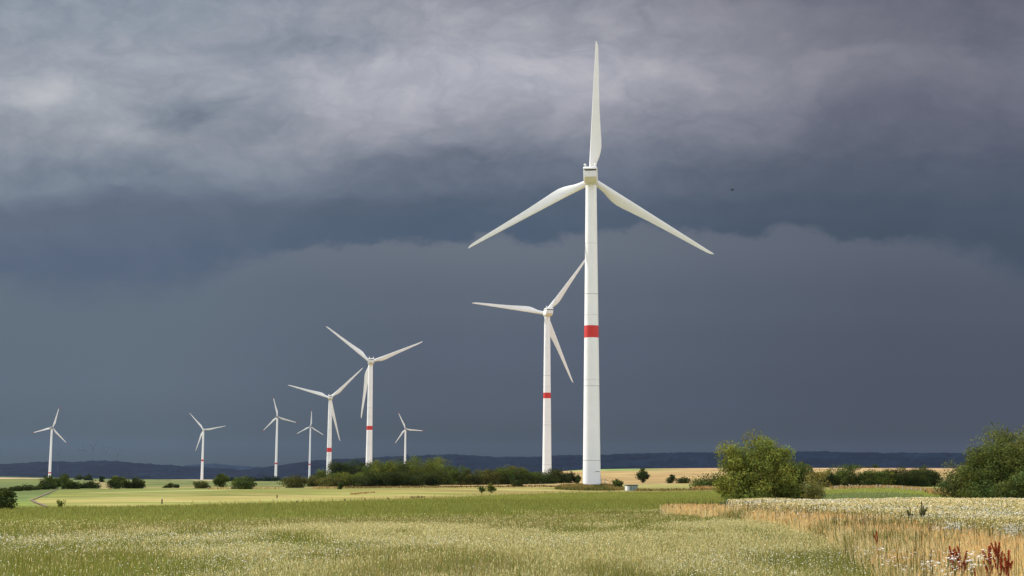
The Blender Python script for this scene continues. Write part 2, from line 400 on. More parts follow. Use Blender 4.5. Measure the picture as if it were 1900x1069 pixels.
# ------------------------------------------------------------------ ground: one polar sheet, its faces handed to the fields
azf = np.linspace(R(-27), R(27), 560)
azb = np.linspace(R(27), R(333), 70)[1:-1]
AZ = np.concatenate([azf, azb]); na = len(AZ)
DG = np.concatenate([np.exp(np.linspace(math.log(0.6), math.log(18), 14))[:-1], np.exp(np.linspace(math.log(18), math.log(1500), 420))[:-1], np.exp(np.linspace(math.log(1500), math.log(11000), 60))])
nd = len(DG)
X = np.sin(AZ)[None, :] * DG[:, None]; Y = np.cos(AZ)[None, :] * DG[:, None]
Zt = terrain(X, Y); Z = soil(X, Y)
PX, PY = project(X, Y, Zt)
infront = (np.abs(((AZ + math.pi) % (2 * math.pi)) - math.pi) < R(27.5))[None, :] & (DG > 15)[:, None]
PX = np.where(infront, PX, np.where(X < 0, -300, 2300)); 
PYb = np.where(infront, PY, 872 + F * 2.2 / DG[:, None])
tint = np.zeros(X.shape + (3,), np.float32)
wob = (fbm(X * .05, Y * .05, 3) - .5)
r1 = line(PX, B1) + wob * 3; r2 = line(PX, B2) + wob * 1.5; r3 = line(PX, B3) + wob * 1.0; r4 = line(PX, B4)
def blend(base, col, m): base[...] = base * (1 - m[..., None]) + np.array(col, np.float32) * m[..., None]
blend(tint, (.085, .085, .030), np.ones(X.shape))                                   # meadow floor
strip = sstep(PYb, r1 + 5, r1 - 4); blend(tint, (.150, .175, .034), strip)
# blue-green part of the strip between the trees on the right
blend(tint, (.17, .20, .075), strip * sstep(PX, 1490, 1560) * sstep(PYb, r2 + 7, r2 + 11))
blend(tint, (.20, .24, .05), strip * sstep(PX, 1490, 1560) * sstep(PYb, r2 + 11, r2 + 6))
pale = sstep(PYb, r2 + .5, r2 - .5)
blend(tint, (.275, .225, .072), pale)
gl = sstep(PX, 760, 420) * sstep(PYb, r2 - 10, r2 - 17 + wob * 12); blend(tint, (.165, .190, .048), pale * gl)
gl2 = sstep(fbm(X * .012, Y * .03, 21), .46, .62); blend(tint, (.185, .195, .048), pale * gl2 * .9)
blend(tint, (.25, .245, .08), pale * sstep(PX, 980, 1100) * .8)
lf = sstep(PX, 75, 45) * 1.0; lf = np.where(PYb < 921, sstep(PX, 92 + (921 - PYb) * 1.5, 86 + (921 - PYb) * 1.5), lf)
blend(tint, (.115, .15, .045), pale * lf); blend(tint, (.16, .19, .04), pale * lf * sstep(PYb, 925, 931))
ww = sstep(PYb, r3 + .5, r3 - .4); right = sstep(PX, 560, 640)
blend(tint, (.350, .238, .105), ww * right)
stripe = sstep(np.abs(PYb - (890 - (PX - 1100) * .012)), 1.6, .4) * sstep(fbm(X * .01, Y * .01, 8), .40, .55)
blend(tint, (.22, .18, .06), ww * sstep(PX, 1090, 1180) * stripe * .7)
left = 1 - right
blend(tint, (.115, .142, .045), ww * left)
blend(tint, (.15, .165, .05), ww * left * sstep(PX, 90, 60) * sstep(PYb, 897, 894))
blend(tint, (.36, .26, .13), ww * left * pin(PX, PYb, [(168, 892.5), (178, 892), (200, 897), (212, 901), (212, 907), (186, 907), (184, 899)]) * .55)
blend(tint, (.34, .26, .10), ww * left * sstep(PX, 255, 280) * sstep(np.abs(PYb - (905 - (PX - 280) * .002)), 1.6, .5) * .7)
blend(tint, (.40, .38, .17), pale * sstep(np.abs(PYb - line(PX, [(0, 917), (160, 914.5), (300, 911.5), (430, 910)])), 1.0, .2) * sstep(PX, 130, 190) * sstep(PX, 440, 380) * .7)
sw = .5 + .5 * np.sin((X * .9 + Y * .42) * .35 + wob * 6); blend(tint, (.36, .285, .115), pale * sw * sstep(fbm(X * .02, Y * .02, 27), .40, .6) * sstep(PX, 110, 200) * .45)
far = sstep(PYb, r4 + .3, r4 - .3); blend(tint, (.50, .37, .22), far * left * sstep(PX, 425, 380))
blend(tint, (.40, .27, .14), far * right * sstep(PYb, 872, 871))
greenline = right * (PYb < 874) * sstep(PX, 1290, 1150) * (DG[:, None] < 2600)
blend(tint, (.20, .25, .08), greenline.astype(float))
blend(tint, (.06, .085, .03), (PX < 1000) * (DG[:, None] > 3700) * 1.0)
orange_m = pin(PX, PYb, ORANGE); crop_m = pin(PX, PYb, CROP)
blend(tint, (.42, .30, .12), orange_m * 1.0); blend(tint, (.28, .22, .08), crop_m * 1.0)
tint *= (1 + (pale * 1.0)[..., None] * (fbm(X * .035, Y * .014, 6, 5) - .5)[..., None] * np.array([.55, .75, .8]))
tint *= (0.74 + 0.52 * fbm(X * .02, Y * .06, 5))[..., None] * (0.85 + .3 * fbm(X * .15, Y * .3, 15, 2))[..., None]
idx = np.arange(nd * na).reshape(nd, na)
jn = np.roll(idx, -1, axis=1)
faces = np.stack([idx[:-1], jn[:-1], jn[1:], idx[1:]], -1).reshape(-1, 4)[:, ::-1]
def fc_(a): return a[:-1].ravel()
fl = np.zeros(len(faces), int)
fl[fc_(strip) > .5] = 1; fl[fc_(pale) > .5] = 2
fl[(fc_(ww) > .5)] = 3; fl[(fc_(ww * right) > .5)] = 4
fl[fc_(np.broadcast_to(DG[:, None] > 3700, X.shape))] = 5
fl[(fc_(crop_m | orange_m))] = 0
allv = np.stack([X, Y, Z], -1).reshape(-1, 3); allt = tint.reshape(-1, 3)
# small disc under the camera closes the sheet
for k, (nm, mm) in enumerate([('ground', GROUNDM), ('green_crop_field', GROUNDM), ('hay_field', GROUNDM), ('pasture_field', FARM), ('wheat_field', FARM), ('valley_ground', FARM)]):
    ff = faces[fl == k]
    used, inv = np.unique(ff, return_inverse=True)
    vv = allv[used]; tt = allt[used]; ff2 = inv.reshape(ff.shape)
    me = np_mesh(nm, vv, ff2, mm, tt, True)
    tag(link(nm, me), kind='structure')

# gravel path on the left
def drape(name, poly, m, col, lift):
    bm = []
    (l, r_) = poly
    vs = []
    for (a, b) in zip(l, r_):
        for (px, row) in (a, b):
            d = find_d(px, row); p = at_range(px, row, d); z = float(soil(np.array([p[0]]), np.array([p[1]]))[0]); vs.append((p[0], p[1], z + lift))
    n = len(l); fs = [(2 * i, 2 * i + 1, 2 * i + 3, 2 * i + 2) for i in range(n - 1)]
    vs = np.array(vs); t = np.tile(np.array(col, np.float32), (len(vs), 1))
    return tag(link(name, np_mesh(name, vs, fs, m, t, True)), kind='structure')
def dense(pts, k=14):
    out = []
    for a, b in zip(pts, pts[1:]):
        for i in range(k): out.append((a[0] + (b[0] - a[0]) * i / k, a[1] + (b[1] - a[1]) * i / k))
    return out + [pts[-1]]
drape('dirt_path', (dense([(105, 908.5), (95, 912), (82, 917), (66, 923.5), (55, 926.5), (62, 930), (74, 934), (84, 938)]),
                    dense([(108, 908.5), (99.5, 911.6), (87.5, 916.9), (71, 923), (60.5, 926.4), (69, 930), (82, 934), (94, 938)])), PATHM, (.20, .155, .115), 0.10)

# ------------------------------------------------------------------ hills
def hill(name, prof, D, base_row, depth, seed, col, rough):
    pxs = np.arange(-420, 2330, 3.0); top = line(pxs, prof)
    tvals = np.linspace(0, 1, 22)
    V_, T_ = [], []
    for i, t in enumerate(tvals):
        d = D - depth * (1 - t)
        v = np.array([ray(p, base_row) for p in pxs]); zt = np.array([at_range(p, q, D)[2] for p, q in zip(pxs, top)])
        z0 = at_range(950, base_row + 8, d)[2]
        h = z0 + (zt - z0) * (math.sin(t * math.pi / 2) ** 1.2)
        x = v[:, 0] * d; y = v[:, 1] * d
        h = h + (fbm(x / 45, y / 45, seed, 3) - .5) * rough * min(1, t * 4) + (fbm(x / 14, y / 14, seed + 9, 2) - .5) * 6 * min(1, t * 4)
        V_.append(np.stack([x, y, h], -1))
    d = D + 1500; x = v[:, 0] * d; y = v[:, 1] * d
    V_.append(np.stack([x, y, np.full(len(x), z0)], -1))
    A = np.stack(V_); n = A.shape[1]; m_ = A.shape[0]
    ii = np.arange(m_ * n).reshape(m_, n)
    f = np.stack([ii[:-1, :-1], ii[:-1, 1:], ii[1:, 1:], ii[1:, :-1]], -1).reshape(-1, 4)
    vv = A.reshape(-1, 3); t = np.array(col) * (.7 + .6 * fbm(vv[:, 0] / 60, vv[:, 1] / 60, seed + 4))[:, None]
    return tag(link(name, np_mesh(name, vv, f, FOREST, t, True)), kind='structure')
hill('forested_hills', [(-420, 866), (-100, 864), (0, 862), (30, 860), (70, 857.5), (100, 856.5), (128, 857), (150, 857), (175, 856), (205, 855.5), (230, 857.5), (265, 861), (310, 863.5), (360, 866.5), (420, 870), (480, 876), (560, 888), (2330, 892)], 6200, 889, 1500, 31, (.0075, .0125, .0225), 9)  # forest colour shifted to blue, holding part of the haze on both ridges
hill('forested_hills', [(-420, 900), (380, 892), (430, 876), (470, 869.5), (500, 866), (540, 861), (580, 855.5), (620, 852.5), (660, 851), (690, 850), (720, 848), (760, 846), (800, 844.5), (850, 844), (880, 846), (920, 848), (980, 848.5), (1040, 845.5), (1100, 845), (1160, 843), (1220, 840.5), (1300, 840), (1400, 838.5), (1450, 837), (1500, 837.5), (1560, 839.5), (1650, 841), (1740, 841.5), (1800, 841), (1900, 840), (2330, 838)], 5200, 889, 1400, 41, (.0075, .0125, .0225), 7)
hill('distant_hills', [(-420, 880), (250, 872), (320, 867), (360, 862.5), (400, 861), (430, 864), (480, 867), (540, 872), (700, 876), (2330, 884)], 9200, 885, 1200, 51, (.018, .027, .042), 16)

# ------------------------------------------------------------------ wind turbines
def blade_mb(L, k=1.0, part=None):
    # root at the origin, tip at +Z; leading edge on -X, trailing edge on +X
    S_ = [0, .03, .06, .10, .14, .18, .22, .27, .33, .40, .48, .56, .64, .72, .80, .87, .92, .955, .98, .995, 1.0]
    if part == 'body': S_ = [s for s in S_ if s <= .87]
    if part == 'tip': S_ = [s for s in S_ if s >= .87]
    def ch(s): return float(np.interp(s, [0, .05, .10, .15, .20, .25, .33, .5, .7, .85, .95, .98, 1], [2.05, 2.05, 2.45, 3.15, 3.65, 3.6, 3.15, 2.35, 1.72, 1.28, .92, .66, .22])) * k
    def th(s): return float(np.interp(s, [0, .05, .12, .2, .35, .6, .9, 1], [2.05, 2.0, 1.55, 1.0, .62, .34, .14, .05])) * k
    rings = []
    for s in S_:
        c = ch(s); t = th(s); ro = float(np.interp(s, [0.04, .2], [0, 1])); tw = R(float(np.interp(s, [0, .2, .5, 1], [14, 13, 5, 0])))
        le = -1.025 * k + s * .9 * k
        rg = []
        for j in range(20):
            a = 2 * math.pi * j / 20
            u = (1 - math.cos(a)) / 2                     # 0 at the nose .. 1 at the tail
            w = math.sin(a) / 2
            w *= (1 - ro) + ro * (1.25 * (1 - u) ** .55 + .08) / 1.0
            x = le + u * c; y = w * t
            xx = le + c * .3 + (x - le - c * .3) * math.cos(tw) - y * math.sin(tw); yy = (x - le - c * .3) * math.sin(tw) + y * math.cos(tw)
            yy += -1.2 * k * s * s * -1
            rg.append((xx, yy, s * L))
        rings.append(rg)
    m = MB(); m.rings(rings); return m
_blades = {}
def turbine(label, px_hub, row_hub, px_base, row_base, d, blade_px, phi, yaw, band, group, red_tips=False, detail=True, paint=None, slim=1.0, name='wind_turbine', pale_nac=True):
    base = at_range(px_base, row_base, d)
    gz = float(soil(np.array([base[0]]), np.array([base[1]]))[0])
    hubp = at_range(px_hub, row_hub, d)
    H = hubp[2] - gz
    L = blade_px * math.hypot(d, hubp[2] - EYE) / F
    k = L / 45.0
    P = paint or WHITE
    t = thing(name, label, 'wind turbine', (base[0], base[1], gz), group)
    rb, rt = 2.75 * k * slim, 1.72 * k * slim
    topz = H - 2.3 * k
    def rad(z): return rb + (rt - rb) * (max(0, z) / topz) ** .95
    m = MB(); seams = [.082, .325, .345, .56, .63, .80] if detail else []
    nseg = 40
    zs = [-1.0, 0.0] + [topz * i / 24 for i in range(1, 25)]
    m.lathe([(rad(z), z) for z in zs], nseg)
    for s in seams:
        z = s * topz; w = .075 if s in (.082, .325, .63) else .03
        m.lathe([(rad(z) - .1, z - w), (rad(z) + .03, z - w), (rad(z) + .03, z + w), (rad(z) - .1, z + w)], nseg, 1)
    tw = m.build('tower', [P, SEAM], t, True)
    if band:
        a, b = band[0] * H, band[1] * H
        m = MB(); m.lathe([(rad(a) - .05, a), (rad(a) + .025, a), (rad(b) + .025, b), (rad(b) - .05, b)], nseg); m.build('red_band', RED, t, True)
    if detail:
        # door, landing, railings and stairs on the right-hand side of the foot
        m = MB(); m.box((rb - .35, -.55, 1.3), (rb + .03, .55, 3.5), 0); m.build('door', SEAM, t)
        m = MB(); m.box((rb - .1, -.9, 1.05), (rb + 1.5, .9, 1.15))
        for sx in (rb + .3, rb + 1.4):
            for sy in (-.85, .85): m.tube([(sx, sy, 0), (sx, sy, 2.2)], .05, 6)
        for i in range(6): m.box((rb + 1.5 + i * .32, -.7, .95 - i * .2), (rb + 1.85 + i * .32, .7, 1.0 - i * .2))
        for sy in (-.85, .85):
            m.tube([(rb + .1, sy, 2.2), (rb + 1.5, sy, 2.2), (rb + 3.5, sy, 1.0)], .05, 6)
            m.tube([(rb + 1.5, sy, 1.0), (rb + 3.5, sy, .0)], .08, 6)
        m.build('stairs', STEEL, t)
        m = MB(); m.box((-.9, -.02, 0), (.9, .02, .32)); o = m.build('name_plate', SEAM, t); ang = R(-38); rz = rad(4.6) + .02
        o.location = (math.sin(-ang) * rz, -math.cos(ang) * rz, 4.6); o.rotation_euler = (0, 0, -ang)
    # nacelle + rotor share the yaw
    yw = yaw
    cy, sy_ = math.cos(yw), math.sin(yw)
    def rot(p): return (p[0] * cy - p[1] * sy_, p[0] * sy_ + p[1] * cy, p[2])
    m = MB(); w = 2.18 * k; y0, y1 = -6.2 * k, 2.6 * k
    def sec(y, w, zb, zt, b):
        return [(-w + b, y, zb), (w - b, y, zb), (w, y, zb + b * 1.2), (w, y, zt - b), (w - b, y, zt), (-w + b, y, zt), (-w, y, zt - b), (-w, y, zb + b * 1.2)]
    hz = H
    secs = [sec(y0, w * .90, hz - .95 * k, hz + 1.05 * k, .3 * k), sec(y0 + .25 * k, w * .96, hz - 1.15 * k, hz + 1.2 * k, .35 * k), sec(y0 + 2.0 * k, w, hz - 2.25 * k, hz + 1.3 * k, .45 * k),
            sec(-1.5 * k, w, hz - 2.35 * k, hz + 1.35 * k, .5 * k), sec(y1 - .4 * k, w * .95, hz - 2.2 * k, hz + 1.3 * k, .6 * k), sec(y1, w * .80, hz - 1.8 * k, hz + 1.1 * k, .6 * k)]
    m.rings([[rot(p) for p in s] for s in secs])
    na_ = m.build('nacelle', NAC if pale_nac else SEAM, t, True)
    m = MB()
    rs = [sec(y0 - .35 * k, w * .93, hz + 1.33 * k, hz + 1.75 * k, .12 * k), sec(y0 + .3 * k, w * 1.0, hz + 1.33 * k, hz + 2.25 * k, .2 * k), sec(-1.5 * k, w * 1.0, hz + 1.37 * k, hz + 2.4 * k, .3 * k), sec(y1, w * .75, hz + 1.2 * k, hz + 1.9 * k, .3 * k)]
    m.rings([[rot(p) for p in s] for s in rs]); m.build('nacelle_roof', NAC if pale_nac else SEAM, t, True)
    if detail:
        m = MB(); s1 = [rot(p) for p in sec(y0 - .06 * k, w * .84, hz + .95 * k, hz + 1.34 * k, .1 * k)]; s2 = [rot(p) for p in sec(y0 + .5 * k, w * .84, hz + .95 * k, hz + 1.34 * k, .1 * k)]
        m.rings([s1, s2]); m.build('cooler_slot', DARK, t)
        for sx in (-1.62, 1.62):
            m = MB(); px_, py_ = sx * k, y0 + 1.0 * k
            c = rot((px_, py_, 0)); m.lathe([(.10 * k, hz + 2.2 * k), (.10 * k, hz + 2.75 * k)], 8, 0, (c[0], c[1]))
            m.lathe([(.05, hz + 2.62 * k), (.33 * k, hz + 2.75 * k), (.42 * k, hz + 3.0 * k), (.33 * k, hz + 3.25 * k), (.05, hz + 3.36 * k)], 14, 0, (c[0], c[1]))
            m.build('weather_mast', P, t, True)
        m = MB(); m.lathe([(rt * 1.02, topz - .05), (rt * 1.1, topz), (rt * 1.1, hz - 2.0 * k)], 28); m.build('yaw_collar', SEAM, t, True)
    else:
        m = MB(); m.lathe([(rt, topz - .05), (rt * 1.02, hz - 2.0 * k)], 16); m.build('yaw_collar', SEAM if pale_nac else P, t, True)
    # rotor on the far side
    hy = y1 + 1.5 * k; tilt = R(4)
    RX = Matrix.Rotation(yw, 4, 'Z') @ Matrix.Translation((0, hy, hz)) @ Matrix.Rotation(tilt, 4, 'X')
    m = MB()
    m.rings([[(r * math.cos(2 * math.pi * j / 24), y, r * math.sin(2 * math.pi * j / 24)) for j in range(24)] for r, y in ((1.45 * k, -1.5 * k), (1.7 * k, -1.0 * k), (1.75 * k, .6 * k), (1.3 * k, 1.7 * k), (.6 * k, 2.3 * k), (.08 * k, 2.5 * k))][::-1])
    h = m.build('rotor_hub', P, t, True); h.matrix_local = RX
    key = (round(L, 2), red_tips, id(P))
    if key not in _blades:
        r0 = 1.1 * k
        if red_tips:
            _blades[key] = (blade_mb(L - r0, k, 'body'), blade_mb(L - r0, k, 'tip'))
        else: _blades[key] = (blade_mb(L - r0, k), None)
    body, tip = _blades[key]
    for q in range(3):
        o = body.build('blade', BLADE if paint is None else P, t, True)
        o.matrix_local = RX @ Matrix.Rotation(phi + q * 2 * math.pi / 3, 4, 'Y') @ Matrix.Translation((0, 0, 1.1 * k))
        if tip:
            o2 = tip.build('blade_tip', TIPRED, o, True)
    return t
G1 = 'white wind turbines with a red tower band'; G2 = 'slim far turbines with red blade tips'
turbine('tallest and nearest white wind turbine, one blade pointing straight up', 1101.5, 329.5, 1098, 904.5, 483, 264, R(2.0), R(-6), (.473, .512), G1)
turbine('white wind turbine just behind the tallest one, one blade pointing level to the side', 1017, 580, 1014.8, 886, 905, 140, R(36), R(13), (.478, .512), G1)
turbine('banded wind turbine rising from the copse with two blades spread upward in a wide V', 686, 671, 684, 894, 1180, 105, R(67.5), R(11), (.434, .467), G1)
turbine('smaller banded wind turbine at the copse end, lowest blade slanting beside its tower', 611, 738, 609.7, 893, 1530, 81, R(46), R(8), (.355, .405), G1)
turbine('small far turbine with plain white blade tips, one blade hanging beside its tower', 376.5, 797.5, 374.5, 892, 3080, 40, R(79), R(8), (.37, .405), G1, detail=False)
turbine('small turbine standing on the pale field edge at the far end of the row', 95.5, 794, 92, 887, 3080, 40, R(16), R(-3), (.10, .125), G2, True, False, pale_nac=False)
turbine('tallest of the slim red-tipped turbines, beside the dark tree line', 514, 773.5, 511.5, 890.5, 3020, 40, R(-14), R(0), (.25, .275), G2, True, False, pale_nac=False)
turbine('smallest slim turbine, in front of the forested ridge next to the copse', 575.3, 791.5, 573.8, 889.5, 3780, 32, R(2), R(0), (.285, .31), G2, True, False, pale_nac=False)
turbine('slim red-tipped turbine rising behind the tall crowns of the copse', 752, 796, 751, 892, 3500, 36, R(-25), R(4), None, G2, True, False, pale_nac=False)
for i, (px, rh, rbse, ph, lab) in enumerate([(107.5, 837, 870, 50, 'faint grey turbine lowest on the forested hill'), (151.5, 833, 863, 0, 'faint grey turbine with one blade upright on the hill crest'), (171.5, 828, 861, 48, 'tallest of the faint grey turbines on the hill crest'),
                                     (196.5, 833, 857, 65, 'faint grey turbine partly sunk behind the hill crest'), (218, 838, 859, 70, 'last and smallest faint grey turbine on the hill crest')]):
    turbine(lab, px, rh, px - .7, rbse + 8, 5250 if i == 0 else 7000, 8 if i == 0 else 11, R(ph), 0, None, 'faint grey turbines on the far hill', detail=False, paint=FARSHADE, name='distant_wind_turbine', slim=.62, pale_nac=False)

# ------------------------------------------------------------------ trees and shrubs
def rand_dir(n):
    v = RNG.normal(size=(n, 3)); return v / np.linalg.norm(v, axis=1, keepdims=True)
def leaf_quads(P, Nn, size, asp=0.55):
    n = len(P); u = np.cross(Nn, rand_dir(n)); u /= np.linalg.norm(u, axis=1, keepdims=True) + 1e-9; v = np.cross(Nn, u)
    s = size[:, None]
    V_ = np.stack([P - u * s, P - v * s * asp + u * s * .1, P + u * s, P + v * s * asp + u * s * .1], 1).reshape(-1, 3)
    return V_, np.arange(4 * n).reshape(n, 4)
def crown_mesh(name, w, h, style, col, nleaf, leaf, seed, depth=None, lobes=None):
    rg = np.random.default_rng(seed); depth = depth or w * .85
    K = int(np.clip(nleaf / 120, 9, 120))
    z0 = {'bush': 0.04, 'tree': 0.20, 'sapling': .36, 'low': 0.02, 'thin': 0.04}[style]
    # a handful of big lobes make the outline, clumps sit in the lobes, leaves in the clumps
    if lobes is None:
        nl = 7 if style in ('bush', 'low', 'thin') else 6
        lobes = [(rg.uniform(-.1, .1), rg.uniform(-.1, .1), .50 if style != 'low' else .36, .58)]
        for q in range(nl):
            a = 2 * math.pi * (q + rg.uniform(-.3, .3)) / nl; o = rg.uniform(.36, .58)
            zc = rg.uniform(.22, .66) if style in ('bush', 'thin') else (rg.uniform(.15, .45) if style == 'low' else rg.uniform(.38, .76))
            lobes.append((math.cos(a) * o, math.sin(a) * o, zc, rg.uniform(.30, .46)))
    L_ = np.array(lobes); pk = L_[:, 3] ** 2; pk = pk / pk.sum()
    li = rg.choice(len(L_), K, p=pk); dd = rg.normal(size=(K, 3)); dd /= np.linalg.norm(dd, axis=1, keepdims=True)
    rr = L_[li, 3] * rg.uniform(.15, 1, K) ** .42
    cs = np.stack([(L_[li, 0] + dd[:, 0] * rr) * w / 2, (L_[li, 1] + dd[:, 1] * rr) * depth / 2, np.maximum(z0, L_[li, 2] + dd[:, 2] * rr * .85) * h], -1)
    if style in ('bush', 'low'):                       # skirt down to the ground
        sk = rg.random(K) < .16; cs[sk, 2] = h * rg.uniform(.03, .18, sk.sum())
    rs = rg.uniform(.55, 1.3, K) * (w * h * depth) ** (1 / 3) * (.30 if K < 16 else .68 / K ** .33)
    k = rg.integers(0, K, nleaf)
    dirs = rg.normal(size=(nleaf, 3)); dirs /= np.linalg.norm(dirs, axis=1, keepdims=True)
    rad = rs[k] * (rg.uniform(0, 1, nleaf) ** .30)
    P = cs[k] + dirs * rad[:, None] * np.array([1, 1, .82])
    fill = np.where(rg.random(nleaf) < (.08 if style == 'thin' else .22))[0]
    lf_ = rg.choice(len(L_), len(fill), p=pk); d2 = rg.normal(size=(len(fill), 3)); d2 /= np.linalg.norm(d2, axis=1, keepdims=True); r2_ = L_[lf_, 3] * rg.uniform(0, 1, len(fill)) ** .4 * .86
    P[fill] = np.stack([(L_[lf_, 0] + d2[:, 0] * r2_) * w / 2, (L_[lf_, 1] + d2[:, 1] * r2_) * depth / 2, (L_[lf_, 2] + d2[:, 2] * r2_ * .9) * h], -1)
    for ax, size in ((0, w), (1, depth)):              # settle into the wanted width and height
        lo, hi = np.percentile(P[:, ax], [1, 99]); f_ = size / (hi - lo); P[:, ax] = (P[:, ax] - (lo + hi) / 2) * f_; cs[:, ax] = (cs[:, ax] - (lo + hi) / 2) * f_
    hi = np.percentile(P[:, 2], 99.3); P[:, 2] *= h / hi; cs[:, 2] *= h / hi
    stray = rg.random(nleaf) < .03; P[stray] += rg.normal(size=(stray.sum(), 3)) * rs.mean() * .22
    P[:, 2] = np.maximum(P[:, 2], h * .005 + rg.uniform(0, .04 * h, nleaf))
    nn = dirs * .75 + rg.normal(size=(nleaf, 3)) * .62 + np.array([-.12, 0, .28]); nn /= np.linalg.norm(nn, axis=1, keepdims=True)
    V_, Fc = leaf_quads(P, nn, leaf * rg.uniform(.6, 1.3, nleaf), .88)
    V_[:, 2] = np.maximum(V_[:, 2], 0.02)
    cl = rg.uniform(.58, 1.5, K)[k] * rg.uniform(.75, 1.3, nleaf)
    hue = rg.normal(0, .10, K)[k] + rg.normal(0, .06, nleaf)
    t = np.array(col)[None] * cl[:, None] * np.stack([1 + hue, np.ones(nleaf), 1 - hue * .8], -1)
    return np_mesh(name, V_, Fc, LEAF, np.repeat(np.clip(t, .004, .9), 4, 0)), cs
_tn = [100]
def tree(name, label, px, row, wpx, top, style='bush', col=(.055, .085, .022), leaf_px=2.2, dens=1.0, group=None, d=None, cat=None, kmax=11000, zrow=None, lobes=None):
    _tn[0] += 1; seed = _tn[0]; rg = random.Random(seed)
    d = d or find_d(px, row)
    p = at_range(px, row, d); z = float(soil(np.array([p[0]]), np.array([p[1]]))[0])
    ptop = at_range(px, top, d)[2]; w = wpx * d / F; h = max(.5, ptop - z)
    leaf = leaf_px * d / F * .5
    n = int(np.clip(3.6 * dens * w * h / (leaf * leaf * 1.1), 140, kmax))
    t = thing(name, label, cat or ('tree' if 'tree' in name or 'sapling' in name else 'shrub'), (p[0], p[1], z), group, 0)
    me, cs = crown_mesh('crown', w, h, style, col, n, leaf, seed, None, lobes)
    link('crown', me, t)
    m = MB(); r0 = max(.05, .022 * h + .012 * w)
    th = h * (.55 if style in ('tree', 'sapling') else .45)
    sway = [(rg.uniform(-.04, .04) * h, rg.uniform(-.04, .04) * h) for _ in range(3)]
    m.tube([(0, 0, -.25), (sway[0][0] * .3, sway[0][1] * .3, th * .35), (sway[1][0], sway[1][1], th * .7), (sway[2][0], sway[2][1], th)], [r0 * 1.2, r0, r0 * .7, r0 * .45], 8)
    for c in sorted(cs.tolist(), key=lambda c: -(abs(c[0]) + abs(c[1])))[:: max(1, len(cs) // 9)][:9]:
        zb = min(th * rg.uniform(.2, .8), c[2] * .6)
        m.tube([(0, 0, zb), (c[0] * .4, c[1] * .4, zb + (c[2] - zb) * .55), (c[0] * .9, c[1] * .9, c[2])], [r0 * .5, r0 * .3, r0 * .12], 6)
    m.build('trunk', BARK, t, True)
    return t
DG_, MG, LG, OL = (.050, .064, .018), (.082, .104, .024), (.135, .155, .030), (.108, .110, .030)
# near bushes on the right
BG = 'bushes beside the flowering crop'
tree('broadleaf_tree', 'big bright green bushy tree behind the cream flower crop, taller than its two companions', 1407, 931, 134, 817, 'bush', (.190, .205, .042), 3.0, 2.1, BG, 138, kmax=46000, lobes=[(0, 0, .48, .56), (.08, 0, .70, .36), (.36, 0, .83, .20), (-.3, 0, .66, .34), (-.64, 0, .64, .26), (-.48, -.1, .34, .44), (.45, -.1, .42, .44), (.60, .1, .68, .25), (0, -.3, .24, .52), (-.62, -.1, .20, .36), (.62, 0, .2, .36)])
tree('shrub', 'dark green shrub pressed against the shaded side of the big bushy tree', 1476, 931, 74, 860, 'bush', (.075, .095, .024), 2.9, 1.4, BG, 143, kmax=18000)
tree('shrub', 'thin yellow-green shrub with upright bare twigs next to the dark shrub', 1512, 931, 46, 872, 'thin', (.20, .18, .055), 2.4, .65, BG, 135)
tree('willow_tree', 'tallest grey-green tree cut by the picture edge', 1902, 931, 160, 792, 'tree', (.120, .135, .045), 2.9, 1.35, BG, 168, kmax=36000)
tree('willow_tree', 'grey-green bushy tree spreading out low over the crop edge', 1806, 931, 112, 862, 'bush', (.115, .125, .042), 2.9, 1.4, BG, 152, kmax=26000)
tree('broadleaf_tree', 'dense olive bushy tree in the middle of the group at the picture edge', 1853, 931, 118, 822, 'bush', (.100, .118, .030), 2.9, 1.5, BG, 148, kmax=28000)
tree('shrub', 'low dark shrub at the foot of the tall grey-green tree', 1888, 932, 84, 878, 'bush', (.090, .110, .030), 2.8, 1.3, BG, 140, kmax=16000)
tree('shrub', 'low rounded green shrub sloping up to the big bushy tree', 1318, 906, 70, 879, 'low', MG, 2.6, 1.2, None)
# hedge in the middle of the right side
HG = 'trees of the dark hedge behind the fence posts'
for px, w, top, st, c, lab in [(1536, 46, 878, 'bush', DG_, 'low hedge shrub at the end beside the yellow-green bush'), (1566, 62, 863, 'bush', MG, 'tallest round tree of the hedge behind the fence posts'),
                           (1612, 52, 873, 'bush', MG, 'hedge tree just past the gap after the tallest round one'), (1645, 44, 873, 'bush', LG, 'paler shrub in the middle of the hedge behind the fence'),
                           (1674, 52, 869, 'bush', DG_, 'dark dense hedge tree with a flat top'), (1708, 58, 867, 'bush', DG_, 'broad dark hedge tree near the grey-green bushes'), (1734, 34, 876, 'bush', DG_, 'last sloping hedge shrub before the big trees')]:
    tree('hedge_tree', lab, px, 906, w * 1.1, top, st, c, 1.75, 1.35, HG, 440)
tree('field_tree', 'tiny low bush on the far wheat skyline above the hedge', 1607, 871, 14, 865.5, 'bush', DG_, 1.8, 1.3, None, 1240)
tree('field_tree', 'tiny round tree on the far wheat skyline above the hedge', 1625, 871, 15, 862, 'bush', DG_, 1.8, 1.3, None, 1240)
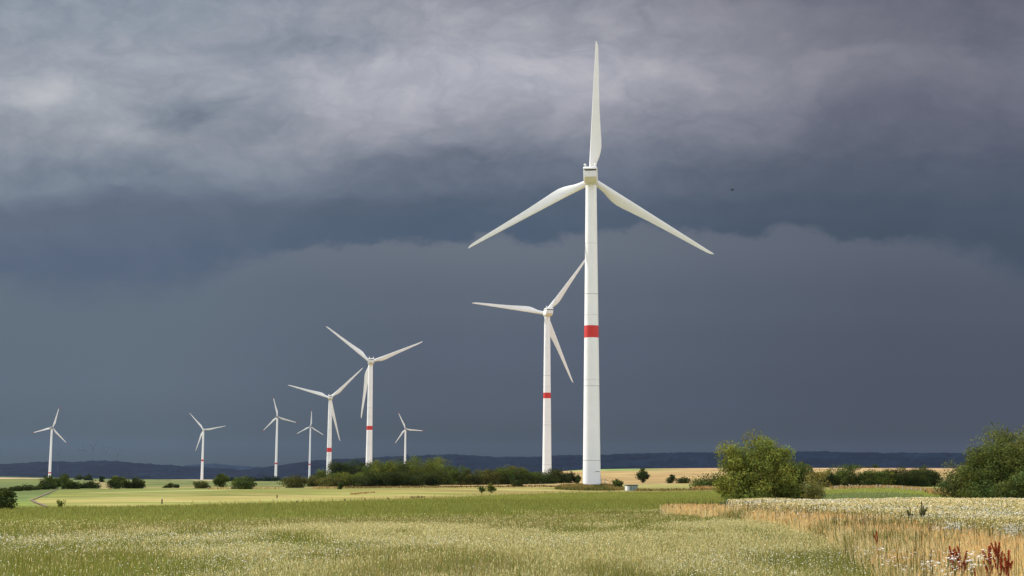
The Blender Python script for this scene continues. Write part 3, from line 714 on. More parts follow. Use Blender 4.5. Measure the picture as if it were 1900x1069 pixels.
# single trees around the foot of the turbine
tree('field_tree', 'lone egg-shaped tree in the tan wheat field', 1193, 897, 22, 870, 'tree', DG_, 1.9, 1.5)
tree('shrub', 'small upright dark shrub in the wheat field, the taller of a pair', 1245, 897, 17, 881, 'bush', DG_, 1.8, 1.4)
tree('shrub', 'wide low dark shrub in the wheat field, the lower of a pair', 1267, 897, 24, 885, 'low', DG_, 1.8, 1.4)
tree('shrub', 'small green shrub on the grassy mound near the white cabinet', 1146, 906, 19, 890, 'bush', MG, 1.9, 1.3)
tree('shrub', 'narrow dark shrub on the other side of the mound, left of the tower foot', 1073, 900, 10, 881, 'tree', DG_, 1.7, 1.4)
tree('shrub', 'round dark shrub alone at the edge of the tan stripe', 960, 903, 21, 891, 'bush', DG_, 1.8, 1.4)
tree('sapling', 'thin open sapling with few leaves in the pale field', 893, 915.5, 14, 902, 'sapling', MG, 1.7, .7, 'pair of saplings in the pale field')
tree('sapling', 'round-headed sapling on a pale stem in the pale field', 911, 915.5, 18, 897, 'sapling', LG, 1.8, 1.1, 'pair of saplings in the pale field')
# copse in the middle
CG = 'trees of the central copse'
for px, w, top, d, c, lab in [
        (586, 30, 884, 600, OL, 'outermost low shrub at the open end of the copse'), (600, 40, 873, 640, MG, 'sloping crown at the open end of the copse, below the red-banded tower'), (636, 46, 858, 680, DG_, 'dark crown right beside the foot of the smaller banded tower'),
        (664, 48, 855, 680, DG_, 'dark crown between the two banded towers'), (618, 48, 882, 575, OL, 'olive front shrub of the copse under the smaller banded tower'), (650, 44, 877, 575, LG, 'bright front shrub of the copse between the banded towers'),
        (700, 50, 859, 640, MG, 'green crown just in front of the larger banded tower'), (716, 44, 855, 630, LG, 'bright green crown next to the larger banded tower'), (742, 46, 854, 640, MG, 'green crown below the slim red-tipped turbine'),
        (760, 38, 864, 620, DG_, 'dark crown in the dip of the copse outline'), (784, 52, 849, 620, LG, 'tallest bright crown of the copse'), (812, 48, 850, 630, LG, 'second tall bright crown at the high end of the copse'),
        (833, 36, 866, 620, MG, 'low crown where the copse steps down to the hedge'), (680, 46, 880, 570, DG_, 'dark front shrub below the larger banded tower'), (716, 50, 876, 570, DG_, 'dark front shrub in the middle of the copse edge'),
        (756, 48, 878, 570, DG_, 'very dark front shrub under the dip in the copse'), (796, 52, 874, 575, DG_, 'dark front shrub below the tallest bright crown')]:
    tree('copse_tree', lab, px, 904.5 if d < 600 else 902, w * 1.18, top, 'bush', c, 1.75, 1.25, CG, d, kmax=9000)
tree('shrub', 'tiny shrub standing in front of the copse at the tan stripe', 632, 908, 11, 895, 'bush', DG_, 1.7, 1.4)
HG2 = 'shrubs of the hedge between copse and towers'
for px, w, top, d, c, lab in [
        (856, 36, 868, 610, MG, 'first hedge shrub after the copse, with a pale top'), (880, 40, 873, 610, OL, 'low olive hedge shrub behind the two saplings'), (906, 42, 872, 610, OL, 'olive hedge shrub behind the round-headed sapling'), (930, 42, 869, 615, MG, 'hedge shrub on the rise before the tallest part'),
        (954, 44, 866, 620, OL, 'tallest hedge shrub, behind the lone round shrub'), (978, 38, 871, 620, MG, 'hedge shrub after the tallest one'), (1000, 34, 876, 625, MG, 'low hedge shrub at the near edge of the second tower'), (1020, 30, 881, 625, DG_, 'lowest hedge shrub across the foot of the second tower'),
        (1037, 34, 871, 640, DG_, 'dark hedge shrub on the far side of the second tower'), (1056, 30, 877, 650, (.040, .040, .018), 'brownish low shrub at the tapering end of the hedge')]:
    tree('hedge_shrub', lab, px, 900, w * 1.2, top, 'bush', c, 1.75, 1.3, HG2, d)
# left side
LGp = 'scattered shrubs along the far field edge'
for px, row, w, top, st, c, lab in [
        (545, 905.5, 46, 883, 'low', OL, 'olive dome-shaped shrub in the open beside the copse'), (452, 908, 40, 885, 'bush', MG, 'wide bright green shrub in the far field edge'), (410, 907.5, 26, 880, 'tree', MG, 'upright green shrub beside the wide bright one'),
        (374, 906.5, 28, 893, 'low', OL, 'low shrub below the plain white turbine'), (313, 905.5, 18, 896.5, 'low', DG_, 'small low dark shrub alone on the field edge'), (327, 905.5, 10, 899, 'low', DG_, 'very small shrub at the tail of the low dark one'),
        (220, 906, 24, 883.5, 'tree', MG, 'tallest shrub of the round dark clump'), (212, 907, 26, 890, 'bush', DG_, 'low round shrub at the outer side of the dark clump'), (234, 906.5, 20, 890, 'bush', DG_, 'middle low shrub of the round dark clump'), (252, 906.5, 30, 886, 'bush', DG_, 'largest round shrub at the field side of the dark clump')]:
    tree('shrub', lab, px, row, w, top, st, c, 1.7, 1.4, LGp)
HL = 'hedge trees beside the dirt path'
for px, row, w, top, st, c, lab in [
        (4, 912, 26, 905, 'low', DG_, 'lowest piece of the dark hedge at the picture edge'), (24, 911.5, 24, 903, 'low', DG_, 'low hedge shrub next to the lowest piece'), (42, 910.5, 26, 899.5, 'low', DG_, 'small hedge shrub with a pointed top'), (62, 909.5, 26, 900, 'low', DG_, 'flat hedge shrub before the taller hedge trees'),
        (84, 908.5, 30, 890, 'bush', DG_, 'hedge tree at the head of the dirt path'), (98, 908, 30, 884, 'tree', MG, 'light green hedge tree next to the foot of the end turbine'), (117, 907.5, 30, 880.5, 'tree', MG, 'tallest hedge tree by the dirt path'), (132, 907.5, 28, 893, 'bush', DG_, 'dark hedge shrub below the tallest hedge tree'), (150, 906.5, 26, 895, 'bush', DG_, 'second last round shrub of the path hedge'), (169, 906.5, 28, 892.5, 'bush', DG_, 'last round shrub of the path hedge')]:
    tree('hedge_tree', lab, px, row, w, top, st, c, 1.7, 1.4, HL)
for px, row, w, top, lab in [(85, 887, 6, 882, 'dot-like bush at the foot of the end turbine'), (145, 890.5, 14, 881, 'small dark tree on the pale field edge, nearest the path hedge'), (163, 891.5, 17, 880, 'larger dark tree of the row on the pale field edge'), (189, 895, 10, 884, 'slender dark tree at the end of the row on the pale field edge')]:
    tree('field_tree', lab, px, row, w, top, 'bush', DG_, 1.7, 1.5, 'small trees on the pale field edge')
for px, w, top, lab in [(428, 16, 886, 'far tree beside the plain white turbine in the distant tree line'), (450, 30, 884.5, 'far broad tree in the distant tree line above the bright shrub'), (480, 32, 885, 'far low tree in the middle of the distant tree line'), (504, 28, 884, 'far tree at the foot of the tallest slim turbine'), (530, 26, 886.5, 'last far tree of the distant tree line before the copse')]:
    tree('distant_tree', lab, px, 894, w, top, 'low', (.030, .042, .022), 2.0, 1.5, 'distant tree line', 2100)
tree('shrub', 'dark round shrub cut by the picture edge next to the green field strip', 1, 941, 46, 911, 'bush', DG_, 3.0, 1.4)
tree('weed_plant', 'small bright leafy weed by the lower end of the dirt path', 113, 938, 14, 928, 'bush', LG, 2.4, .7, None, None, 'plant')

# ------------------------------------------------------------------ grasses and flowers
def scatter(n, r0, r1_, a0=-23.5, a1=23.5, p=0.0):
    u = RNG.random(n)
    r = r0 + (r1_ - r0) * u if p == 0 else (r0 ** p + (r1_ ** p - r0 ** p) * u) ** (1 / p)
    a = R(a0) + (R(a1) - R(a0)) * RNG.random(n)
    return np.sin(a) * r, np.cos(a) * r, r
class Tufts:
    def __init__(self): self.V = []; self.F = []; self.T = []; self.o = 0
    def quads(self, V_, tint4):
        n = len(V_) // 4; self.V.append(V_); self.F.append(np.arange(4 * n).reshape(n, 4) + self.o); self.T.append(np.repeat(tint4, 4, 0)); self.o += 4 * n
    def blades(self, x, y, z, h, w, col, lean=.35, tipw=.25):
        n = len(x); a = RNG.random(n) * 2 * math.pi; b = RNG.random(n) * 2 * math.pi; l = np.abs(RNG.normal(0, lean, n)) * h
        sx, sy = np.cos(a) * w / 2, np.sin(a) * w / 2; tx, ty = np.cos(b) * l, np.sin(b) * l
        hz = np.sqrt(np.maximum(h * h - l * l, .2 * h * h))
        V_ = np.stack([np.stack([x - sx, y - sy, z], -1), np.stack([x + sx, y + sy, z], -1), np.stack([x + tx + sx * tipw, y + ty + sy * tipw, z + hz], -1), np.stack([x + tx - sx * tipw, y + ty - sy * tipw, z + hz], -1)], 1).reshape(-1, 3)
        self.quads(V_, col); return x + tx, y + ty, z + hz
    def heads(self, x, y, z, size, col, flat=0.0, asp=1.0):
        n = len(x); nn = rand_dir(n); nn[:, 2] = np.abs(nn[:, 2]) + flat; nn /= np.linalg.norm(nn, axis=1, keepdims=True)
        V_, _ = leaf_quads(np.stack([x, y, z], -1), nn, size, asp); self.quads(V_, col)
    def spikes(self, x, y, z, h, w, col):
        self.blades(x, y, z - h * .5, h, w, col, .3, .5)
    def obj(self, name, m, label, cat=None):
        me = np_mesh(name, np.concatenate(self.V), np.concatenate(self.F), m, np.clip(np.concatenate(self.T), .003, .95))
        return tag(link(name, me), label, cat, None, 'stuff')
def jit(col, n, v=.18, h=.08):
    k = 1 + RNG.normal(0, v, n); q = RNG.normal(0, h, n)
    return np.array(col)[None] * np.clip(k, .4, 1.8)[:, None] * np.stack([1 + q, np.ones(n), 1 - q], -1)
def rows_of(x, y): return project(x, y, terrain(x, y))
# meadow
x, y, r = scatter(700000, 17, 105)
px, py = rows_of(x, y); keep = (py > line(px, B1) - 1 + (fbm(x * .12, y * .12, 5) - .5) * 16 - (RNG.random(len(x)) ** 3) * 7) & ~pin(px, py, CROP) & (~pin(px, py, ORANGE) | (RNG.random(len(x)) < .25))
x, y, r, px, py = x[keep], y[keep], r[keep], px[keep], py[keep]; n = len(x); z = soil(x, y)
patch = fbm(x * .16, y * .07, 61); patch2 = fbm(x * .5, y * .22, 71)
straw = sstep(patch * .75 + patch2 * .35 + (px - 950) / 1900 * .24 + sstep(py, 952, 1000) * .15 - .06, .53, .66)
straw *= .25 + .75 * sstep(py, line(px, B1) + 2, line(px, B1) + 14)
isst = RNG.random(n) < .07 + .53 * straw
wid = .0076 * np.maximum(r / 27, 1) * RNG.uniform(.7, 1.5, n)
T = Tufts()
g = ~isst
cg = jit((.190, .205, .036), g.sum(), .22, .10) * (.8 + .45 * fbm(x[g] * .3, y[g] * .15, 95))[:, None]; red = fbm(x[g] * .12, y[g] * .06, 91); pk_ = RNG.random(g.sum()) < .06 + .26 * sstep(red, .46, .66); cg[pk_] = jit((.42, .32, .16), pk_.sum(), .2)
T.blades(x[g], y[g], z[g], RNG.uniform(.08, .24, g.sum()), wid[g] * 1.1, cg, .38, .15)
s = isst
tx, ty, tz = T.blades(x[s], y[s], z[s], RNG.uniform(.14, .29, s.sum()), wid[s] * .5, jit((.40, .36, .13), s.sum(), .15), .22, .6)
hd = RNG.random(s.sum()) < .45; hcol = jit((.78, .67, .33), s.sum(), .18)
T.spikes(tx[hd], ty[hd], tz[hd], RNG.uniform(.03, .065, hd.sum()), wid[s][hd] * 1.1, hcol[hd])
T.heads(tx[~hd], ty[~hd], tz[~hd], wid[s][~hd] * RNG.uniform(.6, 1.25, (~hd).sum()), hcol[~hd], .6, .8)
T.obj('meadow_grass', GRASSM, 'green meadow grass mixed with pale straw seed heads in the foreground', 'grass')
# small white flowers of the meadow
x, y, r = scatter(52000, 17, 60); px, py = rows_of(x, y)
q = fbm(x * .22, y * .10, 131); keep = (RNG.random(len(x)) < sstep(q, .56, .70) * .85 + .03) & (py > line(px, B1) + 22) & (~pin(px, py, ORANGE) | ((py > 985) & (px < 1800))) & ~pin(px, py, CROP)
x, y, r = x[keep], y[keep], r[keep]; n = len(x); z = soil(x, y) + RNG.uniform(.16, .32, n)
T = Tufts(); T.heads(x, y, z, .0105 * np.maximum(r / 25, 1) ** .7 * RNG.uniform(.4, 1.45, n), jit((.84, .82, .70), n, .08, .02), 1.6, .95)
T.obj('meadow_flowers', PETAL, 'small white flower heads sprinkled over the foreground meadow', 'flowers')
# young green crop
x, y, r = scatter(270000, 55, 460, p=.6); px, py = rows_of(x, y)
keep = (py < line(px, B1) + 1) & (py > line(px, B2) + .3) & ~pin(px, py, CROP) & ~pin(px, py, ORANGE)
x, y, r, px, py = x[keep], y[keep], r[keep], px[keep], py[keep]; n = len(x)
pt = fbm(x * .03, y * .03, 41)
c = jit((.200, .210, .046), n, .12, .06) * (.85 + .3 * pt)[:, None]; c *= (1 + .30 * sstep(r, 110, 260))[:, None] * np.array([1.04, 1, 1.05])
bl = (px > 1500) & (py > line(px, B2) + 8); c[bl] = jit((.185, .215, .075), bl.sum(), .12, .04)
lowk = (py > line(px, B1) - 5) & (RNG.random(n) < .25); c[lowk] = jit((.26, .20, .08), lowk.sum())
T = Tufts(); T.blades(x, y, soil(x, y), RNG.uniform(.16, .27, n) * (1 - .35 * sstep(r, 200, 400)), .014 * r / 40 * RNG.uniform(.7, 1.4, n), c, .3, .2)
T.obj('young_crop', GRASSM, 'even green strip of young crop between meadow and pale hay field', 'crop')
# tufts that break up the hay field and the tan field edges
x, y, r = scatter(60000, 150, 560, p=.8); px, py = rows_of(x, y)
e2 = np.abs(py - line(px, B2)) < 1.4; e3 = (np.abs(py - line(px, B3)) < .9) & (px > 620)
keep = ((py < line(px, B2)) & (py > line(px, B3)) & (RNG.random(len(x)) < .0)) | (e2 & (RNG.random(len(x)) < .6)) | e3
keep &= px > 110
x, y, r, px, py = x[keep], y[keep], r[keep], px[keep], py[keep]; n = len(x)
c = jit((.40, .32, .12), n, .18); d3 = np.abs(py - line(px, B3)) < .9; c[d3] = jit((.16, .13, .045), d3.sum())
T = Tufts(); T.blades(x, y, soil(x, y), RNG.uniform(.2, .55, n), .03 * r / 60 * RNG.uniform(.6, 1.4, n), c, .35, .3)
T.obj('dry_edge_grass', GRASSM, 'dry grass tufts along the edges of the pale hay field', 'grass')
# cream flowering crop
x, y, r = scatter(520000, 28, 150, 6.5, 24.5); px, py = rows_of(x, y)
keep = pin(px, np.minimum(py, py - np.abs(RNG.normal(0, 7, len(x))) * sstep(py, 940, 952)) + (vnoise(x * .4, y * .4, 3) - .5) * 5, CROP)
x, y, r, px, py = x[keep], y[keep], r[keep], px[keep], py[keep]; n = len(x); z = soil(x, y)
big = fbm(x * .15, y * .08, 201)
h = RNG.uniform(.50, .80, n) * (.82 + .36 * big)
T = Tufts(); wv_ = .012 * np.maximum(r / 32, 1)
tx, ty, tz = T.blades(x, y, z, h, wv_ * .8, jit((.30, .27, .085), n, .2), .2, .6)
T.obj('crop_stems', GRASSM, 'yellow-green stems of the cream flowering crop', 'crop')
T = Tufts(); hc = jit((.80, .645, .31), n, .14, .05); wh = RNG.random(n) < sstep(fbm(x * .2, y * .15, 222), .5, .7) * .6 + .1; hc[wh] = jit((.82, .80, .70), wh.sum(), .08, .02)
gp = RNG.random(n) < .10 + .25 * sstep(fbm(x * .6, y * .25, 244), .5, .62); hc[gp] = jit((.24, .24, .08), gp.sum())
T.heads(tx, ty, tz, .018 * np.maximum(r / 38, 1) ** .9 * RNG.uniform(.6, 1.4, n), hc, .35, .8)
T.obj('crop_flowers', PETAL, 'cream flower heads covering the crop field below the right trees', 'flowers')
# orange dry grass of the margin
x, y, r = scatter(300000, 17, 95, 5.0, 24.5); px, py = rows_of(x, y)
keep = ~((py > 1052) & (px > 1755) & (RNG.random(len(x)) < .85)) & pin(px + (vnoise(x * .5, y * .5, 9) - .5) * 30, py + (vnoise(x * .7, y * .7, 13) - .5) * 8, ORANGE) & ~pin(px, py, [(1722, 1018), (1745, 1015), (1785, 1024), (1800, 1034), (1750, 1034)])
x, y, r, px, py = x[keep], y[keep], r[keep], px[keep], py[keep]; n = len(x); z = soil(x, y)
q = fbm(x * .35, y * .2, 301)
grn = sstep(q + sstep(py, 985, 1040) * .26 * sstep(px, 1790, 1690) + sstep(np.abs(py - 1012), 18, 4) * .16 * sstep(px, 1700, 1760), .54, .66)
isg = RNG.random(n) < grn * .8 + .06; farr = sstep(r, 36, 60)[:, None]; c = jit((.66, .535, .25), n, .2, .09) * (1 - farr) + jit((.70, .535, .25), n, .17, .07) * farr; c[isg] = jit((.20, .19, .05), isg.sum(), .2)
ys = RNG.random(n) < .12 + .5 * sstep(fbm(x * .5, y * .3, 333), .45, .62); c[ys] = jit((.74, .60, .30), ys.sum(), .15)
h = RNG.uniform(.30, .62, n) * (.8 + .5 * q)
T = Tufts(); w_ = .009 * np.maximum(r / 25, 1)
tx, ty, tz = T.blades(x, y, z, h, w_ * RNG.uniform(.7, 1.5, n), c, .28, .3)
sp_ = (RNG.random(n) < .4) & ~isg; T.spikes(tx[sp_], ty[sp_], tz[sp_], RNG.uniform(.06, .14, sp_.sum()), w_[sp_] * 1.7, jit((.66, .44, .19), sp_.sum(), .2))
dk = RNG.random(n) < .018; T.blades(x[dk], y[dk], z[dk], RNG.uniform(.6, .95, dk.sum()), w_[dk] * 1.2, jit((.10, .085, .035), dk.sum()), .12, .5)
T.obj('dry_margin_grass', GRASSM, 'orange dry grass on the field margin beside the cream crop', 'grass')
# white yarrow in drifts
T = Tufts()
for cx, cy, sx, sy, m in [(1772, 1008, 32, 5, 120), (1880, 1014, 34, 7, 170), (1768, 1102, 44, 10, 36), (1815, 1090, 30, 4, 18), (1640, 1080, 70, 16, 16), (1480, 975, 50, 8, 40), (1710, 1100, 50, 12, 24), (1440, 958, 60, 5, 40), (1600, 985, 80, 10, 50)]:
    for k in range(m):
        a = cx + random.gauss(0, sx * .6); b = cy + random.gauss(0, sy * .6)
        if b < 946 or b > 1125: continue
        d = find_d(a, b); p = at_range(a, b, d); zz = float(soil(np.array([p[0]]), np.array([p[1]]))[0])
        hh = random.uniform(.48, .75); kk = random.randint(4, 8)
        xs = p[0] + RNG.normal(0, .05, kk); ys = p[1] + RNG.normal(0, .05, kk); zs = zz + hh + RNG.normal(0, .02, kk)
        T.blades(np.array([p[0]]), np.array([p[1]]), np.array([zz]), np.array([hh]), np.array([.012]), np.array([[.16, .17, .05]]), .06, .8)
        T.heads(xs, ys, zs, RNG.uniform(.009, .025, kk), jit((.84, .83, .79), kk, .05, .01), 2.6, .95)
T.obj('yarrow_flowers', PETAL, 'flat white yarrow heads in drifts among the orange grass', 'flowers')
# rank grass on the mound round the tower foot
x = RNG.uniform(-13, 10.5, 14000); y = RNG.uniform(-42, 5, 14000); b = at_range(1098, 903.5, 483)
ok = (np.abs(x + 1) / 12.5) ** 2 + ((y + 16) / 25) ** 2 < .55 + .75 * fbm(x * .35, y * .10, 78); x = x[ok] + b[0]; y = y[ok] + b[1]; n = len(x)
T = Tufts(); lowf = np.clip(1 - np.hypot((x - b[0]) / 17, (y - b[1]) / 9), 0, 1)
cc = jit((.25, .185, .06), n, .2, .1); gg = RNG.random(n) < sstep(fbm(x * .25, y * .06, 77), .42, .6) * .8; cc[gg] = jit((.125, .13, .035), gg.sum(), .2)
front_ = (y < b[1] - 2.6)
T.blades(x[front_], y[front_], soil(x, y)[front_], RNG.uniform(.35, .95, front_.sum()) * (1 - .45 * sstep(y[front_] - b[1], -22, -3)) * (.6 + .9 * fbm(x * .5, y * .2, 79)[front_]), RNG.uniform(.18, .35, front_.sum()), cc[front_], .3, .3)
bk = ~front_; T.blades(x[bk], y[bk], soil(x, y)[bk], RNG.uniform(.4, .9, bk.sum()), RNG.uniform(.18, .35, bk.sum()), cc[bk], .3, .3)
T.obj('mound_grass', GRASSM, 'rank brown and green grass on the mound round the tall turbine foot', 'grass')
# brown field margin right of the mound, tufts under the hedge and fence
T = Tufts()
for (pa, ra), (pb, rb_), m, hh, c0 in [((1178, 911.5), (1345, 910), 900, .9, (.20, .15, .05)), ((1285, 909), (1350, 909), 500, 1.3, (.44, .27, .11)), ((1540, 907), (1650, 905), 900, .9, (.40, .27, .12)), ((1650, 905), (1760, 914), 900, .9, (.44, .30, .13)), ((1720, 914), (1775, 921), 300, .8, (.40, .24, .09)),
                                      ((640, 905.6), (1060, 902), 1500, .7, (.17, .12, .045)), ((580, 907), (640, 906), 300, .8, (.40, .28, .11)), ((385, 908), (520, 907), 400, .9, (.42, .32, .14)), ((650, 917), (695, 914), 160, .35, (.36, .22, .09)), ((760, 922.5), (790, 921.5), 70, .3, (.20, .14, .06))]:
    u = RNG.random(m); aa = pa + (pb - pa) * u; bb = ra + (rb_ - ra) * u
    dd = np.interp(u, np.linspace(0, 1, 9), [find_d(pa + (pb - pa) * t_, ra + (rb_ - ra) * t_) for t_ in np.linspace(0, 1, 9)]) + RNG.normal(0, 3, m)
    dirs = np.array([ray(a_, b_) for a_, b_ in zip(aa, bb)]); xx = dirs[:, 0] * dd; yy = dirs[:, 1] * dd
    T.blades(xx, yy, soil(xx, yy), RNG.uniform(.4, 1.0, m) * hh, RNG.uniform(.15, .4, m), jit(c0, m, .2), .3, .35)
T.obj('margin_weeds', GRASSM, 'brown weeds along field margins, hedge feet and the fence', 'weeds')

# ------------------------------------------------------------------ single plants of the foreground
def place(px, row):
    d = find_d(px, row); p = at_range(px, row, d); return p[0], p[1], float(soil(np.array([p[0]]), np.array([p[1]]))[0]), d
def dock(label, px, row, top, colr=(.40, .085, .036), group='red dock plants', name='dock_plant', cat='plant', lean=0.0, nb=6, sm=1.0, stemc=(.12, .04, .02)):
    x, y, z, d = place(px, row); h = at_range(px, top, d)[2] - z
    t = thing(name, label, cat, (x, y, z), group)
    m = MB(); P_ = []; wsp = []
    lx = lean * h
    def stem(p0, p1, r, k, cr):
        mid = tuple((a + b) / 2 + random.uniform(-.015, .015) for a, b in zip(p0, p1)); m.tube([p0, mid, p1], [r, r * .8, r * .4], 6)
        for q in range(k):
            s = random.random() ** .8; c = [a + (b - a) * s for a, b in zip(p0, p1)]
            P_.append([c[i] + random.gauss(0, cr * (1.1 - .7 * s)) for i in range(3)]); wsp.append(random.uniform(.006, .013) * sm)
    stem((0, 0, -.05), (lx, 0, h * .55), .008, 0, 0); stem((lx * .55, 0, h * .25), (lx * 1.5, 0, h), .006, int(420 * sm), .015)
    for b in range(nb):
        a = random.uniform(0, 6.28); s0 = random.uniform(.3, .7); ln = random.uniform(.2, .38) * h
        p0 = (lx * s0, 0, h * s0); o = random.uniform(.06, .15) * h
        stem(p0, (p0[0] + math.cos(a) * o, math.sin(a) * o, p0[2] + ln), .004, int(230 * sm), .014)
    m.build('stem', mat('stem_bark', stemc, .8, .1), t, True)
    P_ = np.array(P_); n = len(P_); V_, Fc = leaf_quads(P_, rand_dir(n), np.array(wsp), .8)
    link('seed_heads', np_mesh('seed_heads', V_, Fc, LEAF, np.repeat(np.clip(jit(colr, n, .3, .15), .004, .8), 4, 0)), t)
    # a few narrow leaves at the foot
    P2 = np.stack([RNG.normal(0, .05, 14), RNG.normal(0, .05, 14), RNG.uniform(.05, h * .35, 14)], -1)
    V2, F2 = leaf_quads(P2, rand_dir(14), RNG.uniform(.05, .1, 14), .25)
    link('leaf', np_mesh('leaf', V2, F2, LEAF, np.repeat(jit((.10, .06, .02), 14), 4, 0)), t)
for px, row, top, ln, lab in [(1771, 1085, 1020, 0, 'short dark red dock plant, first of the row in the bottom corner'), (1796, 1088, 1017, -.16, 'leaning thick red dock plant among white yarrow'), (1812, 1092, 1052, .1, 'low dock plant half hidden between the leaning ones'),
                              (1836, 1086, 1012, .03, 'slender dock plant with an open spike in the bottom corner'), (1856, 1084, 1004, -.04, 'tallest dark red dock plant in the bottom corner'), (1868, 1090, 1022, .05, 'dock plant close beside the tallest one'), (1628, 1034, 986, 0, 'lone thin red dock plant in the orange grass')]:
    dock(lab, px, row, top, lean=ln, nb=8 if px > 1700 else 3)
for px, row, top, nb, lab in [(1712, 985, 930, 12, 'tall grey-green weed standing above the cream crop'), (1690, 985, 942, 8, 'shorter grey-green weed beside the tall one')]:
    for _ in range(1):
        dock(lab, px, row, top, (.13, .14, .06), 'grey-green weeds in the crop', 'tall_weed', nb=nb, sm=1.3, stemc=(.12, .13, .05))
for px, row, top, w, c, lab, nm in [(1347, 945, 929, 26, (.12, .14, .07), 'grey-green weed clump at the corner of the cream crop', 'weed_clump'), (1256, 950, 937, 20, (.34, .17, .08), 'rusty dry weed clump at the tip of the orange grass', 'weed_clump'), (1236, 950, 941, 22, (.50, .42, .24), 'pale withered weed clump lying beside the rusty one', 'weed_clump')]:
    tree(nm, lab, px, row, w, top, 'low', c, 2.6, .9, None, None, 'plant')

# ------------------------------------------------------------------ fence posts, cabinet, bird
def post(px, row, hpx, label, group, m_=POSTM, w=.09, d=None, tilt=0):
    dd = d or find_d(px, row); p = at_range(px, row, dd); z = float(soil(np.array([p[0]]), np.array([p[1]]))[0]); h = hpx * dd / F
    m = MB(); m.rings([[(r_ * math.cos(a * math.pi / 4), r_ * math.sin(a * math.pi / 4), zz) for a in range(8)] for r_, zz in ((w, -.3), (w, h * .9), (w * .8, h * .97), (w * .4, h))])
    o = m.build('fence_post', m_, None, False, (p[0], p[1], z)); o.rotation_euler = (0, tilt, random.random())
    return tag(o, label, 'fence post', group)
ppx = [1549, 1554, 1560, 1565, 1570, 1576, 1581, 1587, 1592, 1599, 1607, 1613, 1620, 1626.5, 1633, 1640, 1646, 1651, 1658, 1664, 1675, 1684, 1692, 1700, 1708, 1717, 1727, 1736, 1742]
frow = [(1545, 907.5), (1592, 904), (1626, 905.5), (1660, 906), (1700, 911), (1727, 914.5), (1745, 916.5)]
for i, q in enumerate(ppx):
    bright = q in (1576, 1626.5, 1633)
    post(q, line(q, frow), 6.2 if bright else random.uniform(4.2, 5.6), 'pale fence post in the long row before the dark hedge', 'fence posts before the dark hedge', POSTD if q in (1717, 1727) else POSTM, .17 if bright else .12, None, random.uniform(-.05, .05))
for q, rw in [(640, 927), (676, 926), (720, 924.8), (748, 924), (551, 930)]:
    post(q, rw, 4.0, 'short dark post on the edge of the hay field', 'short posts on the hay field edge', POSTD, .10)
post(300.5, 932, 9, 'lone thin stake standing in the left hay field', None, POSTD, .07)
post(514, 922.5, 6, 'short stake in the hay field below the slim turbines', None, POSTD, .09)
def rock(px, row, wpx, label):
    x, y, z, d = place(px, row); w = wpx * d / F / 2; rings = []
    for i in range(6):
        f = i / 5; rr = math.sqrt(max(.02, 1 - f * f)) * w
        rings.append([(rr * math.cos(a) * (1 + .2 * math.sin(3 * a + px)), rr * math.sin(a), f * w * .8 * (1 + .15 * math.sin(2 * a)) - .03) for a in np.linspace(0, 2 * math.pi, 12, endpoint=False)])
    m = MB(); m.rings(rings); o = m.build('field_stone', mat('stone', (.16, .12, .10), .9, .1, .3, 3), None, True, (x, y, z)); tag(o, label, 'stone', 'dark stones at the strip edge')
rock(452.5, 932, 5, 'smaller dark stone on the edge of the green strip'); rock(459, 931.6, 7, 'larger dark stone on the edge of the green strip')
x, y, z, d = place(1171.5, 911); s = d / F
t = thing('transformer_cabinet', 'low white and grey-green cabinet with a dark flat roof beside the mound', 'cabinet', (x, y, z))
t.rotation_euler = (0, 0, R(14))
w = 10.2 * s; h = 9.2 * s
m = MB(); m.box((-w, -1.1, 0), (w, 1.1, h), 0, .04); m.build('housing', CAB_W, t)
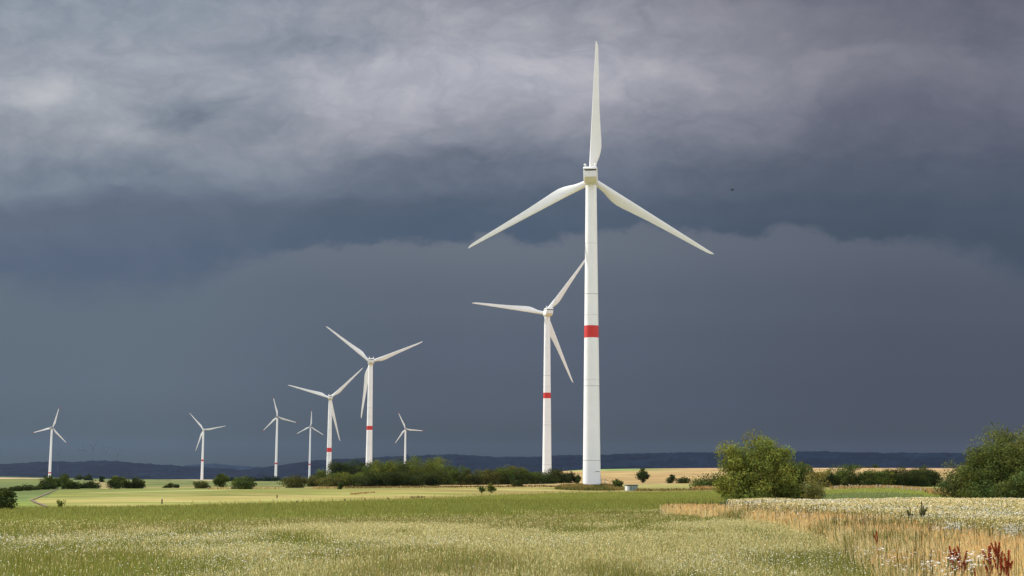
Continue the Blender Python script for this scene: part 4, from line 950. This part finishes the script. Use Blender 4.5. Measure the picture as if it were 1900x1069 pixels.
m = MB(); m.box((-w - .12, -1.25, h + .003), (w + .12, 1.25, h + .34), 0, .05); m.build('roof', CAB_R, t)
for a, b_ in ((-.58, -.02), (.03, .46), (.52, .95)):
    m = MB(); m.box((a * w, -1.135, .12), (b_ * w, -1.098, h - .1)); o = m.build('door', CAB_G, t)
    m = MB(); m.box((b_ * w - .18, -1.16, h * .45), (b_ * w - .12, -1.134, h * .6)); m.build('handle', STEEL, o)
p = at_range(1358.5, 352.5, 120)
# bird: continuous body with two wings raised in a shallow V
m = MB()
body = [(-.17, .004, .0), (-.14, .022, .0), (-.07, .040, -.004), (0, .046, -.006), (.07, .034, 0), (.11, .028, .010), (.145, .020, .012), (.175, .004, .010)]
m.rings([[(xx, r_ * math.cos(a), zz + r_ * math.sin(a)) for a in np.linspace(0, 2 * math.pi, 12, endpoint=False)] for xx, r_, zz in body])
for sgn in (-1, 1):
    sec_ = []
    for f, chd, zz, xx in ((0, .12, .015, .02), (.35, .13, .06, .03), (.7, .09, .10, .0), (1, .02, .11, -.05)):
        yy = sgn * (.03 + .27 * f); sec_.append([(xx + chd / 2, yy, zz + .003), (xx, yy, zz + .010), (xx - chd / 2, yy, zz + .002), (xx, yy, zz - .004)])
    m.rings(sec_, 0)
m.box((-.25, -.03, -.004), (-.15, .03, .004))
bo = m.build('bird', FEATHER, None, True, tuple(p)); bo.rotation_euler = (R(14), R(-6), R(20)); tag(bo, 'small dark bird gliding in front of the storm cloud', 'bird')

# ------------------------------------------------------------------ haze: one closed box of even air
m = MB(); m.box((-11800, -11800, -62), (11800, 11800, 205))
hm = bpy.data.materials.new('haze_air'); hm.use_nodes = True; ht = hm.node_tree; ht.nodes.clear()
pv = ht.nodes.new('ShaderNodeVolumePrincipled'); ho = ht.nodes.new('ShaderNodeOutputMaterial'); ht.links.new(pv.outputs[0], ho.inputs['Volume'])
pv.inputs['Color'].default_value = (0.24, 0.46, 0.95, 1); pv.inputs['Density'].default_value = 0.8e-5; pv.inputs['Anisotropy'].default_value = 0.0
ho_ = m.build('haze', hm); tag(ho_, kind='stuff')
